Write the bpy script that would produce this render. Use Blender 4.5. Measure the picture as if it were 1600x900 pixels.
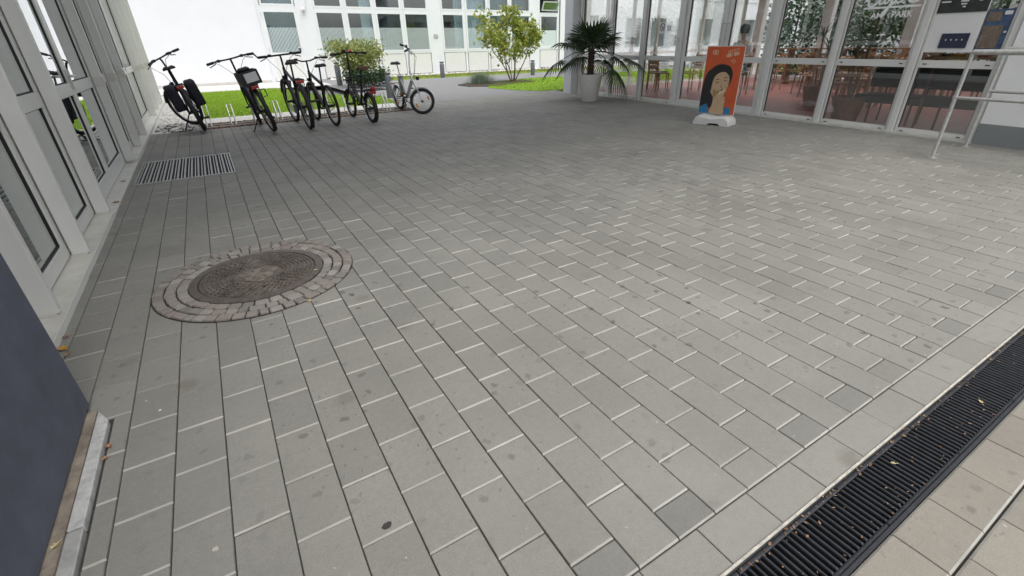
import bpy, bmesh, math, random
from mathutils import Vector, Matrix
random.seed(7)
R = math.radians
scene = bpy.context.scene
for o in list(bpy.data.objects):
    bpy.data.objects.remove(o)
C = scene.collection

# ------------------------------------------------------------------ camera
CAMH = 1.3
ROT = ((0.85415722, -0.26118848, 0.44966212),
       (-0.51946512, -0.38881494, 0.76090665),
       (-0.0239047, -0.8835177, -0.46778739))
FPX = 728.0
cam_d = bpy.data.cameras.new('camera')
cam_d.sensor_width = 36.0
cam_d.lens = FPX / 1600 * 36.0
cam_d.clip_start = 0.05
cam_d.clip_end = 2000
cam = bpy.data.objects.new('camera', cam_d)
C.objects.link(cam)
cam.matrix_world = Matrix(((ROT[0][0], -ROT[0][1], -ROT[0][2], 0),
                           (ROT[1][0], -ROT[1][1], -ROT[1][2], 0),
                           (ROT[2][0], -ROT[2][1], -ROT[2][2], CAMH),
                           (0, 0, 0, 1)))
scene.camera = cam

# ------------------------------------------------------------------ world, sun, exposure
SUN_EL, SUN_AZ = 66.0, 182.0          # azimuth measured clockwise from +Y
world = bpy.data.worlds.new('World')
scene.world = world
world.use_nodes = True
wn = world.node_tree
bg = wn.nodes['Background']
sky = wn.nodes.new('ShaderNodeTexSky')
sky.sky_type = 'NISHITA'
sky.sun_disc = False
sky.sun_elevation = R(SUN_EL)
sky.sun_rotation = R(SUN_AZ)
sky.dust_density = 4.0
sky.air_density = 1.0
hs = wn.nodes.new('ShaderNodeHueSaturation')
hs.inputs['Saturation'].default_value = 0.30
wn.links.new(sky.outputs[0], hs.inputs['Color'])
wn.links.new(hs.outputs[0], bg.inputs[0])
bg.inputs[1].default_value = 0.15
sun_d = bpy.data.lights.new('sun', 'SUN')
sun_d.energy = 0.65
sun_d.angle = R(60)
sun_d.color = (1.0, 0.965, 0.92)
sun = bpy.data.objects.new('sun', sun_d)
C.objects.link(sun)
sd = Vector((math.sin(R(SUN_AZ)) * math.cos(R(SUN_EL)), math.cos(R(SUN_AZ)) * math.cos(R(SUN_EL)), math.sin(R(SUN_EL))))
sun.rotation_euler = sd.to_track_quat('Z', 'Y').to_euler()
scene.view_settings.view_transform = 'Standard'
scene.view_settings.look = 'None'
scene.view_settings.gamma = 1.0
scene.view_settings.exposure = 0.94
scene.view_settings.use_curve_mapping = False
scene.render.engine = 'CYCLES'
scene.cycles.max_bounces = 8
scene.cycles.diffuse_bounces = 5
scene.cycles.transparent_max_bounces = 16

# ------------------------------------------------------------------ materials
def new_mat(name):
    m = bpy.data.materials.new(name)
    m.use_nodes = True
    nt = m.node_tree
    return m, nt, nt.nodes['Principled BSDF']

def N(nt, t, **kw):
    n = nt.nodes.new(t)
    for k, v in kw.items():
        setattr(n, k, v)
    return n

def noise_fac(nt, scale, detail=4, rough=0.6, coord=None):
    n = N(nt, 'ShaderNodeTexNoise')
    n.inputs['Scale'].default_value = scale
    n.inputs['Detail'].default_value = detail
    n.inputs['Roughness'].default_value = rough
    if coord is None:
        g = N(nt, 'ShaderNodeNewGeometry')
        coord = g.outputs['Position']
    nt.links.new(coord, n.inputs['Vector'])
    return n.outputs['Fac']

def ramp(nt, fac, stops):
    r = N(nt, 'ShaderNodeValToRGB')
    e = r.color_ramp.elements
    while len(e) < len(stops):
        e.new(0.5)
    for i, (p, c) in enumerate(stops):
        e[i].position = p
        e[i].color = (c, c, c, 1) if isinstance(c, (int, float)) else (*c, 1)
    nt.links.new(fac, r.inputs[0])
    return r.outputs['Color']

def mixc(nt, a, b, fac, mode='MIX'):
    m = N(nt, 'ShaderNodeMix', data_type='RGBA', blend_type=mode)
    for sock, v in ((m.inputs[0], fac), (m.inputs[6], a), (m.inputs[7], b)):
        if isinstance(v, bpy.types.NodeSocket):
            nt.links.new(v, sock)
        elif isinstance(v, (int, float)):
            sock.default_value = v
        else:
            sock.default_value = (*v, 1)
    return m.outputs[2]

def bump(nt, p, fac, strength, dist=0.002):
    b = N(nt, 'ShaderNodeBump')
    b.inputs['Strength'].default_value = strength
    b.inputs['Distance'].default_value = dist
    nt.links.new(fac, b.inputs['Height'])
    nt.links.new(b.outputs[0], p.inputs['Normal'])

def simple(name, col, rough=0.5, metal=0.0, var=0.12, scale=6.0, bmp=0.0, bscale=60, spec=0.5):
    """colour with soft mottling and optional fine relief"""
    m, nt, p = new_mat(name)
    f = noise_fac(nt, scale, 5, 0.65)
    dark = tuple(max(0, c * (1 - var)) for c in col)
    lite = tuple(min(1, c * (1 + var)) for c in col)
    nt.links.new(ramp(nt, f, [(0.3, dark), (0.7, lite)]), p.inputs['Base Color'])
    p.inputs['Roughness'].default_value = rough
    p.inputs['Metallic'].default_value = metal
    p.inputs['Specular IOR Level'].default_value = spec
    if bmp:
        bump(nt, p, noise_fac(nt, bscale, 4, 0.7), bmp)
    return m

def paver_mat(name, base, warm=0.0, island=True, dirt=0.95):
    m, nt, p = new_mat(name)
    g = N(nt, 'ShaderNodeNewGeometry')
    oi = N(nt, 'ShaderNodeObjectInfo')
    add = N(nt, 'ShaderNodeMath', operation='ADD')
    nt.links.new(g.outputs['Random Per Island'], add.inputs[0])
    nt.links.new(oi.outputs['Random'], add.inputs[1])
    fr = N(nt, 'ShaderNodeMath', operation='FRACT')
    nt.links.new(add.outputs[0], fr.inputs[0])
    c0 = tuple(c * 0.90 for c in base)
    c1 = tuple(c * 1.07 for c in base)
    col = ramp(nt, fr.outputs[0], [(0.0, c0), (0.25, base), (0.7, base), (1.0, c1)])
    # large soft wear
    big = ramp(nt, noise_fac(nt, 1.1, 4, 0.6, g.outputs['Position']), [(0.3, 0.86), (0.7, 1.08)])
    col = mixc(nt, col, big, 1.0, 'MULTIPLY')
    # fine grain
    gr = ramp(nt, noise_fac(nt, 260, 3, 0.7, g.outputs['Position']), [(0.25, 0.80), (0.75, 1.16)])
    col = mixc(nt, col, gr, 1.0, 'MULTIPLY')
    mid = ramp(nt, noise_fac(nt, 38, 4, 0.7, g.outputs['Position']), [(0.25, 0.93), (0.75, 1.06)])
    col = mixc(nt, col, mid, 1.0, 'MULTIPLY')
    # dark drip stains: distorted voronoi dots thinned out by a slow noise
    nz = N(nt, 'ShaderNodeTexNoise')
    nz.inputs['Scale'].default_value = 22
    nt.links.new(g.outputs['Position'], nz.inputs['Vector'])
    wob = N(nt, 'ShaderNodeVectorMath', operation='MULTIPLY_ADD')
    nt.links.new(nz.outputs['Color'], wob.inputs[0])
    wob.inputs[1].default_value = (0.05, 0.05, 0.05)
    nt.links.new(g.outputs['Position'], wob.inputs[2])
    v = N(nt, 'ShaderNodeTexVoronoi', feature='F1', voronoi_dimensions='2D')
    v.inputs['Scale'].default_value = 6.5
    nt.links.new(wob.outputs[0], v.inputs['Vector'])
    dot = ramp(nt, v.outputs['Distance'], [(0.07, 1.0), (0.115, 0.0)])
    sep = N(nt, 'ShaderNodeSeparateColor')
    nt.links.new(v.outputs['Color'], sep.inputs[0])
    keep = ramp(nt, sep.outputs[0], [(0.30, 0.0), (0.8, 1.0)])
    area = ramp(nt, noise_fac(nt, 0.55, 2, 0.5, g.outputs['Position']), [(0.42, 0.15), (0.62, 1.0)])
    f1 = mixc(nt, dot, keep, 1.0, 'MULTIPLY')
    f2 = mixc(nt, f1, area, 1.0, 'MULTIPLY')
    v2 = N(nt, 'ShaderNodeTexVoronoi', feature='F1', voronoi_dimensions='2D')
    v2.inputs['Scale'].default_value = 21
    nt.links.new(wob.outputs[0], v2.inputs['Vector'])
    dot2 = ramp(nt, v2.outputs['Distance'], [(0.08, 1.0), (0.13, 0.0)])
    sep2 = N(nt, 'ShaderNodeSeparateColor')
    nt.links.new(v2.outputs['Color'], sep2.inputs[0])
    keep2 = ramp(nt, sep2.outputs[1], [(0.66, 0.0), (0.92, 0.9)])
    f3 = mixc(nt, mixc(nt, dot2, keep2, 1.0, 'MULTIPLY'), area, 1.0, 'MULTIPLY')
    ff = mixc(nt, f2, f3, 1.0, 'LIGHTEN')
    fs = N(nt, 'ShaderNodeMath', operation='MULTIPLY')
    nt.links.new(ff, fs.inputs[0])
    fs.inputs[1].default_value = dirt
    col = mixc(nt, col, tuple(c * 0.38 for c in base), fs.outputs[0])
    v4 = N(nt, 'ShaderNodeTexVoronoi', feature='F1', voronoi_dimensions='2D')
    v4.inputs['Scale'].default_value = 2.3
    nt.links.new(wob.outputs[0], v4.inputs['Vector'])
    d4 = ramp(nt, v4.outputs['Distance'], [(0.05, 1.0), (0.12, 0.0)])
    s4 = N(nt, 'ShaderNodeSeparateColor')
    nt.links.new(v4.outputs['Color'], s4.inputs[0])
    k4 = ramp(nt, s4.outputs[1], [(0.5, 0.0), (0.95, 0.55)])
    col = mixc(nt, col, tuple(c * f for c, f in zip(base, (0.60, 0.54, 0.48))), mixc(nt, d4, k4, 1.0, 'MULTIPLY'))
    # pale chips and specks
    v3 = N(nt, 'ShaderNodeTexVoronoi', feature='F1', voronoi_dimensions='2D')
    v3.inputs['Scale'].default_value = 13
    nt.links.new(wob.outputs[0], v3.inputs['Vector'])
    sp = ramp(nt, v3.outputs['Distance'], [(0.03, 1.0), (0.045, 0.0)])
    sep3 = N(nt, 'ShaderNodeSeparateColor')
    nt.links.new(v3.outputs['Color'], sep3.inputs[0])
    k3 = ramp(nt, sep3.outputs[2], [(0.86, 0.0), (0.98, 0.6)])
    col = mixc(nt, col, (0.45, 0.45, 0.42), mixc(nt, sp, k3, 1.0, 'MULTIPLY'))
    nt.links.new(col, p.inputs['Base Color'])
    p.inputs['Roughness'].default_value = 0.72
    p.inputs['Specular IOR Level'].default_value = 0.35
    bump(nt, p, noise_fac(nt, 210, 4, 0.75, g.outputs['Position']), 0.45, 0.0012)
    return m

def glass_mat(name, tint=(0.86, 0.92, 0.90), ior=1.55, gain=1.0):
    m, nt, p = new_mat(name)
    nt.nodes.remove(p)
    out = nt.nodes['Material Output']
    tr = N(nt, 'ShaderNodeBsdfTransparent')
    tr.inputs[0].default_value = (*tint, 1)
    gl = N(nt, 'ShaderNodeBsdfGlossy')
    gl.inputs['Roughness'].default_value = 0.0
    gl.inputs['Color'].default_value = (0.95, 0.97, 0.97, 1)
    fr = N(nt, 'ShaderNodeFresnel')
    ge = N(nt, 'ShaderNodeNewGeometry')
    mr = N(nt, 'ShaderNodeMapRange')            # same reflectance on both faces of a pane
    nt.links.new(ge.outputs['Backfacing'], mr.inputs['Value'])
    mr.inputs['To Min'].default_value = ior
    mr.inputs['To Max'].default_value = 1.0 / ior
    nt.links.new(mr.outputs[0], fr.inputs['IOR'])
    mul = N(nt, 'ShaderNodeMath', operation='MULTIPLY')
    mul.use_clamp = True
    mul.inputs[1].default_value = gain
    nt.links.new(fr.outputs[0], mul.inputs[0])
    mx = N(nt, 'ShaderNodeMixShader')
    nt.links.new(mul.outputs[0], mx.inputs[0])
    nt.links.new(tr.outputs[0], mx.inputs[1])
    nt.links.new(gl.outputs[0], mx.inputs[2])
    nt.links.new(mx.outputs[0], out.inputs[0])
    return m

def leaf_mat(name, c0, c1, trans=0.35, rough=0.5):
    m, nt, p = new_mat(name)
    g = N(nt, 'ShaderNodeNewGeometry')
    col = ramp(nt, g.outputs['Random Per Island'], [(0.0, c0), (0.55, tuple((a + b) / 2 for a, b in zip(c0, c1))), (1.0, c1)])
    nt.links.new(col, p.inputs['Base Color'])
    p.inputs['Roughness'].default_value = rough
    out = nt.nodes['Material Output']
    t = N(nt, 'ShaderNodeBsdfTranslucent')
    nt.links.new(col, t.inputs[0])
    mx = N(nt, 'ShaderNodeMixShader')
    mx.inputs[0].default_value = trans
    nt.links.new(p.outputs[0], mx.inputs[1])
    nt.links.new(t.outputs[0], mx.inputs[2])
    nt.links.new(mx.outputs[0], out.inputs[0])
    return m

def film_mat(name):
    m, nt, p = new_mat(name)
    out = nt.nodes['Material Output']
    p.inputs['Base Color'].default_value = (0.60, 0.68, 0.68, 1)
    p.inputs['Roughness'].default_value = 0.6
    t = N(nt, 'ShaderNodeBsdfTransparent')
    mx = N(nt, 'ShaderNodeMixShader')
    mx.inputs[0].default_value = 0.2
    nt.links.new(p.outputs[0], mx.inputs[1])
    nt.links.new(t.outputs[0], mx.inputs[2])
    nt.links.new(mx.outputs[0], out.inputs[0])
    return m

M = {}
M['paver'] = paver_mat('paver_grey', (0.222, 0.217, 0.195))
M['paver_dark'] = paver_mat('paver_dark_grey', (0.185, 0.183, 0.167), dirt=0.3)
M['slab'] = paver_mat('border_slab_grey', (0.234, 0.229, 0.207), dirt=0.4)
M['slab_warm'] = paver_mat('outer_slab_beige', (0.222, 0.205, 0.174), dirt=0.9)
M['arris'] = simple('lit_paver_arris', (0.315, 0.308, 0.278), 0.62, var=0.34, scale=2.2, bmp=0.3, bscale=120)  # painted highlight: paler colour for chamfers that catch the light
M['tar'] = simple('dark_gum', (0.035, 0.034, 0.031), 0.7, var=0.4, scale=120, bmp=0.5, bscale=300)
M['strip_pale'] = simple('pale_strip', (0.40, 0.40, 0.39), 0.8, var=0.25, scale=24, bmp=0.6, bscale=90)
M['joint'] = simple('joint_sand', (0.045, 0.042, 0.037), 0.95, var=0.4, scale=40, bmp=0.6, bscale=200)
M['mortar'] = simple('dark_mortar', (0.03, 0.027, 0.024), 0.95, var=0.5, scale=30, bmp=0.8, bscale=150)
M['asphalt'] = simple('path_asphalt', (0.20, 0.20, 0.20), 0.85, var=0.10, scale=3, bmp=0.5, bscale=180)
M['far_ground'] = simple('yard_asphalt', (0.16, 0.16, 0.155), 0.9, var=0.15, scale=1.5, bmp=0.4, bscale=90)
M['kerbstone'] = simple('kerb_concrete', (0.50, 0.49, 0.46), 0.85, var=0.12, scale=9, bmp=0.5, bscale=120)
M['edge_pale'] = simple('pale_edge', (0.42, 0.40, 0.35), 0.8, var=0.3, scale=45, bmp=0.6, bscale=120)
M['concrete_dirty'] = simple('dirty_concrete', (0.20, 0.17, 0.135), 0.92, var=0.45, scale=14, bmp=0.8, bscale=70)
M['alu'] = simple('white_powder_coat', (0.62, 0.62, 0.59), 0.38, var=0.03, scale=2.5)
M['alu_sill'] = simple('weathered_sill', (0.54, 0.53, 0.48), 0.55, var=0.14, scale=7, bmp=0.15, bscale=40)
M['alu_back'] = simple('white_facade_frame', (0.66, 0.68, 0.69), 0.45, var=0.03, scale=2)
M['panel_back'] = simple('white_facade_panel', (0.62, 0.62, 0.60), 0.5, var=0.03, scale=1.5)
M['render_white'] = simple('white_render', (0.66, 0.67, 0.69), 0.9, var=0.025, scale=1.2, bmp=0.25, bscale=90)
M['wall_white'] = simple('passage_wall_white', (0.76, 0.76, 0.75), 0.8, var=0.04, scale=2, bmp=0.2, bscale=80)
M['wall_grey'] = simple('passage_wall_grey', (0.21, 0.225, 0.225), 0.75, var=0.07, scale=3, bmp=0.2, bscale=80)
M['soffit'] = simple('soffit_white', (0.78, 0.78, 0.76), 0.9, var=0.04, scale=1)
M['column'] = simple('column_paint', (0.55, 0.56, 0.57), 0.7, var=0.04, scale=3)
M['blue_panel'] = simple('blue_grey_panel', (0.074, 0.083, 0.114), 0.62, var=0.20, scale=7, bmp=0.3, bscale=260)
M['gasket'] = simple('black_gasket', (0.012, 0.012, 0.012), 0.6, var=0.1)
M['glass'] = glass_mat('door_glass', (0.62, 0.69, 0.67), 1.6, 2.2)
M['cafe_glass'] = glass_mat('cafe_glass', (0.985, 0.99, 0.985), 1.55, 3.0)
M['back_glass'] = glass_mat('window_glass', (0.82, 0.89, 0.91), 1.6, 2.0)
M['film'] = film_mat('privacy_film')
M['iron'] = simple('cast_iron_rust', (0.105, 0.087, 0.074), 0.62, 0.25, var=0.45, scale=16, bmp=0.5, bscale=120)
M['iron_rim'] = simple('cast_iron_rim', (0.11, 0.092, 0.078), 0.55, 0.4, var=0.35, scale=20, bmp=0.4, bscale=140)
M['cover_concrete'] = simple('cover_centre', (0.15, 0.125, 0.105), 0.85, var=0.5, scale=26, bmp=0.7, bscale=120)
def cobble_mat():
    m, nt, p = new_mat('granite_cobble')
    g = N(nt, 'ShaderNodeNewGeometry')
    oi = N(nt, 'ShaderNodeObjectInfo')
    col = ramp(nt, oi.outputs['Random'], [(0, (0.16, 0.15, 0.138)), (0.3, (0.225, 0.21, 0.19)), (0.6, (0.215, 0.185, 0.165)), (0.85, (0.28, 0.265, 0.24)), (1, (0.185, 0.16, 0.14))])
    gr = ramp(nt, noise_fac(nt, 150, 4, 0.75, g.outputs['Position']), [(0.2, 0.6), (0.8, 1.35)])
    nt.links.new(mixc(nt, col, gr, 1.0, 'MULTIPLY'), p.inputs['Base Color'])
    p.inputs['Roughness'].default_value = 0.8
    bump(nt, p, noise_fac(nt, 70, 4, 0.7, g.outputs['Position']), 0.8, 0.004)
    return m
M['cobble'] = cobble_mat()
M['galv'] = simple('galvanised_steel', (0.50, 0.50, 0.48), 0.42, 0.55, var=0.18, scale=25)
M['galv_dull'] = simple('dull_galvanised_steel', (0.40, 0.40, 0.385), 0.55, 0.35, var=0.2, scale=18)
M['drain_black'] = simple('drain_black', (0.020, 0.022, 0.026), 0.42, 0.0, var=0.35, scale=20, bmp=0.3, bscale=90)
M['pit'] = simple('dark_pit', (0.012, 0.011, 0.010), 0.95, var=0.4, scale=20)
M['grass_soil'] = simple('turf_soil', (0.20, 0.33, 0.025), 0.95, var=0.4, scale=2.5, bmp=0.6, bscale=60)
M['grass'] = leaf_mat('grass_blade', (0.15, 0.29, 0.02), (0.42, 0.54, 0.06), 0.45)
M['grass_dry'] = leaf_mat('dry_grass_blade', (0.16, 0.18, 0.05), (0.32, 0.30, 0.10), 0.4)
M['leaf_yg'] = leaf_mat('yellow_green_leaf', (0.15, 0.23, 0.025), (0.46, 0.46, 0.10), 0.45)
M['leaf_var'] = leaf_mat('variegated_leaf', (0.12, 0.19, 0.04), (0.42, 0.42, 0.14), 0.35)
M['leaf_dark'] = leaf_mat('dark_leaf', (0.018, 0.05, 0.016), (0.05, 0.11, 0.03), 0.2)
M['leaf_lav'] = leaf_mat('silver_leaf', (0.16, 0.21, 0.15), (0.30, 0.36, 0.28), 0.25)
M['palm'] = leaf_mat('palm_leaf', (0.016, 0.040, 0.012), (0.042, 0.080, 0.022), 0.18, 0.42)
M['palm_trunk'] = simple('palm_fibre', (0.055, 0.035, 0.022), 0.95, var=0.5, scale=50, bmp=1.0, bscale=90)
M['bark'] = simple('shrub_bark', (0.17, 0.13, 0.09), 0.9, var=0.35, scale=30, bmp=0.6, bscale=80)
M['soil'] = simple('bed_soil', (0.07, 0.05, 0.035), 0.95, var=0.4, scale=20, bmp=0.9, bscale=60)
M['pot'] = simple('white_planter', (0.62, 0.61, 0.57), 0.6, var=0.06, scale=8, bmp=0.15)
M['litter'] = leaf_mat('dry_leaf_litter', (0.10, 0.055, 0.03), (0.36, 0.22, 0.13), 0.15, 0.8)
M['leaf_orange'] = simple('orange_leaf', (0.48, 0.24, 0.03), 0.6, var=0.35, scale=60)
M['leaf_brown'] = simple('brown_leaf', (0.30, 0.16, 0.08), 0.7, var=0.35, scale=60)
M['leaf_pale'] = simple('pale_leaf', (0.45, 0.38, 0.20), 0.7, var=0.3, scale=60)
M['pebble'] = simple('white_pebble', (0.62, 0.60, 0.57), 0.8, var=0.2, scale=30)
M['bollard'] = simple('anthracite_metal', (0.095, 0.105, 0.115), 0.5, 0.2, var=0.08, scale=5)
M['rubber'] = simple('black_rubber', (0.012, 0.012, 0.012), 0.8, var=0.2, scale=30)
M['bike_black'] = simple('bike_black_paint', (0.007, 0.007, 0.009), 0.45, 0.0, var=0.1, spec=0.35)
M['bike_dark'] = simple('bike_dark_plastic', (0.009, 0.009, 0.010), 0.6, var=0.2)
M['bike_navy'] = simple('bike_navy_fabric', (0.012, 0.012, 0.02), 0.85, var=0.3, scale=40)
M['bike_silver'] = simple('bike_silver', (0.55, 0.56, 0.57), 0.3, 0.6, var=0.05)
M['bike_rim'] = simple('bike_rim_alloy', (0.30, 0.30, 0.31), 0.35, 0.7, var=0.05)
M['bike_white'] = simple('bike_white', (0.7, 0.7, 0.7), 0.5, var=0.03)
M['reflector_red'] = simple('red_reflector', (0.42, 0.02, 0.012), 0.25, var=0.1)
M['reflector_amber'] = simple('amber_reflector', (0.55, 0.17, 0.02), 0.25, var=0.1)
M['saddle_brown'] = simple('brown_saddle', (0.14, 0.035, 0.012), 0.5, var=0.2)
M['paper'] = simple('white_paper', (0.68, 0.68, 0.69), 0.7, var=0.02)
M['cafe_floor'] = simple('cafe_red_floor', (0.34, 0.115, 0.095), 0.42, var=0.10, scale=2.5)
M['cafe_wall'] = simple('cafe_wall', (0.68, 0.67, 0.66), 0.85, var=0.03)
M['wood'] = simple('cafe_beech', (0.30, 0.165, 0.085), 0.5, var=0.25, scale=18)
M['sofa'] = simple('black_upholstery', (0.006, 0.006, 0.008), 0.65, var=0.3, scale=20)
M['rust_metal'] = simple('dark_red_metal', (0.11, 0.02, 0.018), 0.5, var=0.1)
M['room_grey'] = simple('room_grey', (0.30, 0.34, 0.36), 0.9, var=0.06)
M['room_dark'] = simple('room_dark', (0.13, 0.14, 0.14), 0.9, var=0.1)
M['curtain'] = simple('teal_curtain', (0.17, 0.26, 0.28), 0.9, var=0.15, scale=3)
M['curtain_pale'] = simple('pale_curtain', (0.56, 0.63, 0.65), 0.9, var=0.1, scale=3)
M['black'] = simple('print_black', (0.018, 0.017, 0.018), 0.55, var=0.15)
M['poster_red'] = simple('print_red', (0.50, 0.088, 0.028), 0.55, var=0.10, scale=9)
M['poster_skin'] = simple('print_skin', (0.47, 0.33, 0.20), 0.55, var=0.08, scale=14)
M['poster_skin2'] = simple('print_skin_shade', (0.30, 0.19, 0.10), 0.55, var=0.08, scale=14)
M['poster_blue'] = simple('print_blue', (0.025, 0.17, 0.33), 0.55, var=0.12, scale=14)
M['poster_cream'] = simple('print_cream', (0.62, 0.50, 0.33), 0.55, var=0.05)
M['foot_white'] = simple('white_plastic_foot', (0.60, 0.59, 0.57), 0.45, var=0.06, scale=12)
M['vinyl'] = simple('white_vinyl', (0.80, 0.80, 0.78), 0.6, var=0.02)
M['board_dark'] = simple('chalkboard', (0.03, 0.034, 0.032), 0.8, var=0.4, scale=14)
M['board_navy'] = simple('navy_board', (0.022, 0.026, 0.055), 0.6, var=0.3, scale=14)
M['board_brown'] = simple('brown_print', (0.16, 0.125, 0.095), 0.7, var=0.35, scale=35)
M['board_blue'] = simple('blue_print', (0.05, 0.085, 0.16), 0.6, var=0.5, scale=22)
M['shirt'] = simple('white_shirt', (0.65, 0.64, 0.66), 0.85, var=0.04)
M['hair'] = simple('dark_hair', (0.02, 0.022, 0.028), 0.6, var=0.2, scale=60)
M['skin'] = simple('skin', (0.45, 0.28, 0.20), 0.55, var=0.05)
M['trousers'] = simple('dark_trousers', (0.04, 0.05, 0.08), 0.85, var=0.2)
M['dracaena'] = leaf_mat('dracaena_leaf', (0.02, 0.045, 0.018), (0.05, 0.09, 0.03), 0.15)
M['pot_brown'] = simple('brown_pot', (0.20, 0.075, 0.035), 0.7, var=0.2, scale=10)
M['yellow_blind'] = simple('yellow_blind', (0.55, 0.45, 0.20), 0.8, var=0.06)

# ------------------------------------------------------------------ mesh builder
class MB:
    def __init__(self, T=None):
        self.v, self.f, self.m = [], [], []
        self.T = T
        self.mi = 0
    def add(self, vs, fs):
        b = len(self.v)
        if self.T:
            vs = [self.T(*p) for p in vs]
        self.v += [tuple(p) for p in vs]
        self.f += [tuple(b + i for i in q) for q in fs]
        self.m += [self.mi] * len(fs)
        return self
    HF = [(0, 3, 2, 1), (4, 5, 6, 7), (0, 1, 5, 4), (1, 2, 6, 5), (2, 3, 7, 6), (3, 0, 4, 7)]
    def box(self, x0, x1, y0, y1, z0, z1, fn=None):
        vs = [(x0, y0, z0), (x1, y0, z0), (x1, y1, z0), (x0, y1, z0), (x0, y0, z1), (x1, y0, z1), (x1, y1, z1), (x0, y1, z1)]
        if fn:
            vs = [fn(*p) for p in vs]
        return self.add(vs, MB.HF)
    def slab(self, x0, x1, y0, y1, z0, z1, cx=0.002, cy=0.006, cz=0.004):
        """box with chamfered top; cx chamfer on x sides, cy on y sides"""
        vs = [(x0, y0, z0), (x1, y0, z0), (x1, y1, z0), (x0, y1, z0),
              (x0, y0, z1 - cz), (x1, y0, z1 - cz), (x1, y1, z1 - cz), (x0, y1, z1 - cz),
              (x0 + cx, y0 + cy, z1), (x1 - cx, y0 + cy, z1), (x1 - cx, y1 - cy, z1), (x0 + cx, y1 - cy, z1)]
        fs = [(0, 1, 5, 4), (1, 2, 6, 5), (2, 3, 7, 6), (3, 0, 4, 7),
              (4, 5, 9, 8), (5, 6, 10, 9), (6, 7, 11, 10), (7, 4, 8, 11), (8, 9, 10, 11)]
        return self.add(vs, fs)
    ARRIS = [0, 0, 0, 0, 1, 0, 0, 0, 0]  # near-side chamfer takes the painted highlight colour
    def tube(self, pts, r, n=8, cap=True, closed=False):
        P = [Vector(p) for p in pts]
        rs = r if isinstance(r, (list, tuple)) else [r] * len(P)
        L = len(P)
        vs, fs = [], []
        up = None
        for i in range(L):
            if closed:
                d = P[(i + 1) % L] - P[i - 1]
            else:
                d = P[min(i + 1, L - 1)] - P[max(i - 1, 0)]
            d.normalize()
            if up is None:
                up = Vector((0, 0, 1)) if abs(d.z) < 0.9 else Vector((0, 1, 0))
            a = d.cross(up)
            if a.length < 1e-5:
                a = d.cross(Vector((1, 0, 0)))
            a.normalize()
            b = a.cross(d)
            up = b
            for k in range(n):
                t = 2 * math.pi * k / n
                vs.append(P[i] + a * (rs[i] * math.cos(t)) + b * (rs[i] * math.sin(t)))
        m = L if closed else L - 1
        for i in range(m):
            j = (i + 1) % L
            for k in range(n):
                q = (k + 1) % n
                fs.append((i * n + k, i * n + q, j * n + q, j * n + k))
        if cap and not closed:
            fs.append(tuple(range(n - 1, -1, -1)))
            fs.append(tuple((L - 1) * n + k for k in range(n)))
        return self.add(vs, fs)
    def lathe(self, prof, n=24, c=(0, 0, 0), wob=None):
        vs, fs = [], []
        for i, (r, z) in enumerate(prof):
            for k in range(n):
                t = 2 * math.pi * k / n
                rr = r if wob is None else r * wob(t, z)
                vs.append((c[0] + rr * math.cos(t), c[1] + rr * math.sin(t), c[2] + z))
        for i in range(len(prof) - 1):
            for k in range(n):
                q = (k + 1) % n
                fs.append((i * n + k, i * n + q, (i + 1) * n + q, (i + 1) * n + k))
        fs.append(tuple(range(n - 1, -1, -1)))
        fs.append(tuple((len(prof) - 1) * n + k for k in range(n)))
        return self.add(vs, fs)
    def torus(self, c, R0, r, n=36, k=8, sq=1.0):
        """ring whose axis is local y"""
        vs, fs = [], []
        for i in range(n):
            t = 2 * math.pi * i / n
            for j in range(k):
                a = 2 * math.pi * j / k
                rad = R0 + r * math.cos(a)
                vs.append((c[0] + rad * math.cos(t), c[1] + r * sq * math.sin(a), c[2] + rad * math.sin(t)))
        for i in range(n):
            for j in range(k):
                fs.append((i * k + j, ((i + 1) % n) * k + j, ((i + 1) % n) * k + (j + 1) % k, i * k + (j + 1) % k))
        return self.add(vs, fs)
    def arcband(self, c, R0, t0, t1, w, th, n=12):
        """curved mudguard strip, axis y, width w"""
        vs, fs = [], []
        for i in range(n + 1):
            t = t0 + (t1 - t0) * i / n
            for rr, yy in ((R0, -w / 2), (R0 + th, -w * 0.25), (R0 + th, w * 0.25), (R0, w / 2)):
                vs.append((c[0] + rr * math.cos(t), c[1] + yy, c[2] + rr * math.sin(t)))
        for i in range(n):
            for j in range(3):
                fs.append((i * 4 + j, i * 4 + j + 1, i * 4 + 5 + j, i * 4 + 4 + j))
        return self.add(vs, fs)
    def prism(self, poly, z0, z1, fn=None):
        """polygon in (a,b), extruded c from z0 to z1; fn maps (a,b,c)->xyz"""
        n = len(poly)
        vs = [(a, b, z0) for a, b in poly] + [(a, b, z1) for a, b in poly]
        if fn:
            vs = [fn(*p) for p in vs]
        fs = [tuple(range(n - 1, -1, -1)), tuple(range(n, 2 * n))]
        fs += [(i, (i + 1) % n, n + (i + 1) % n, n + i) for i in range(n)]
        return self.add(vs, fs)
    def mesh(self, name, mats, smooth=False, recalc=True, bevel=0.0):
        me = bpy.data.meshes.new(name)
        me.from_pydata(self.v, [], self.f)
        if not isinstance(mats, (list, tuple)):
            mats = [mats]
        for m in mats:
            me.materials.append(M[m] if isinstance(m, str) else m)
        if len(mats) > 1:
            me.polygons.foreach_set('material_index', self.m)
        if recalc or bevel:
            bm = bmesh.new()
            bm.from_mesh(me)
            bmesh.ops.recalc_face_normals(bm, faces=bm.faces)
            if bevel:
                ed = [e for e in bm.edges if e.is_manifold and e.calc_face_angle(0) > 0.6]
                bmesh.ops.bevel(bm, geom=ed, offset=bevel, segments=1, affect='EDGES')
            bm.to_mesh(me)
            bm.free()
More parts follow.
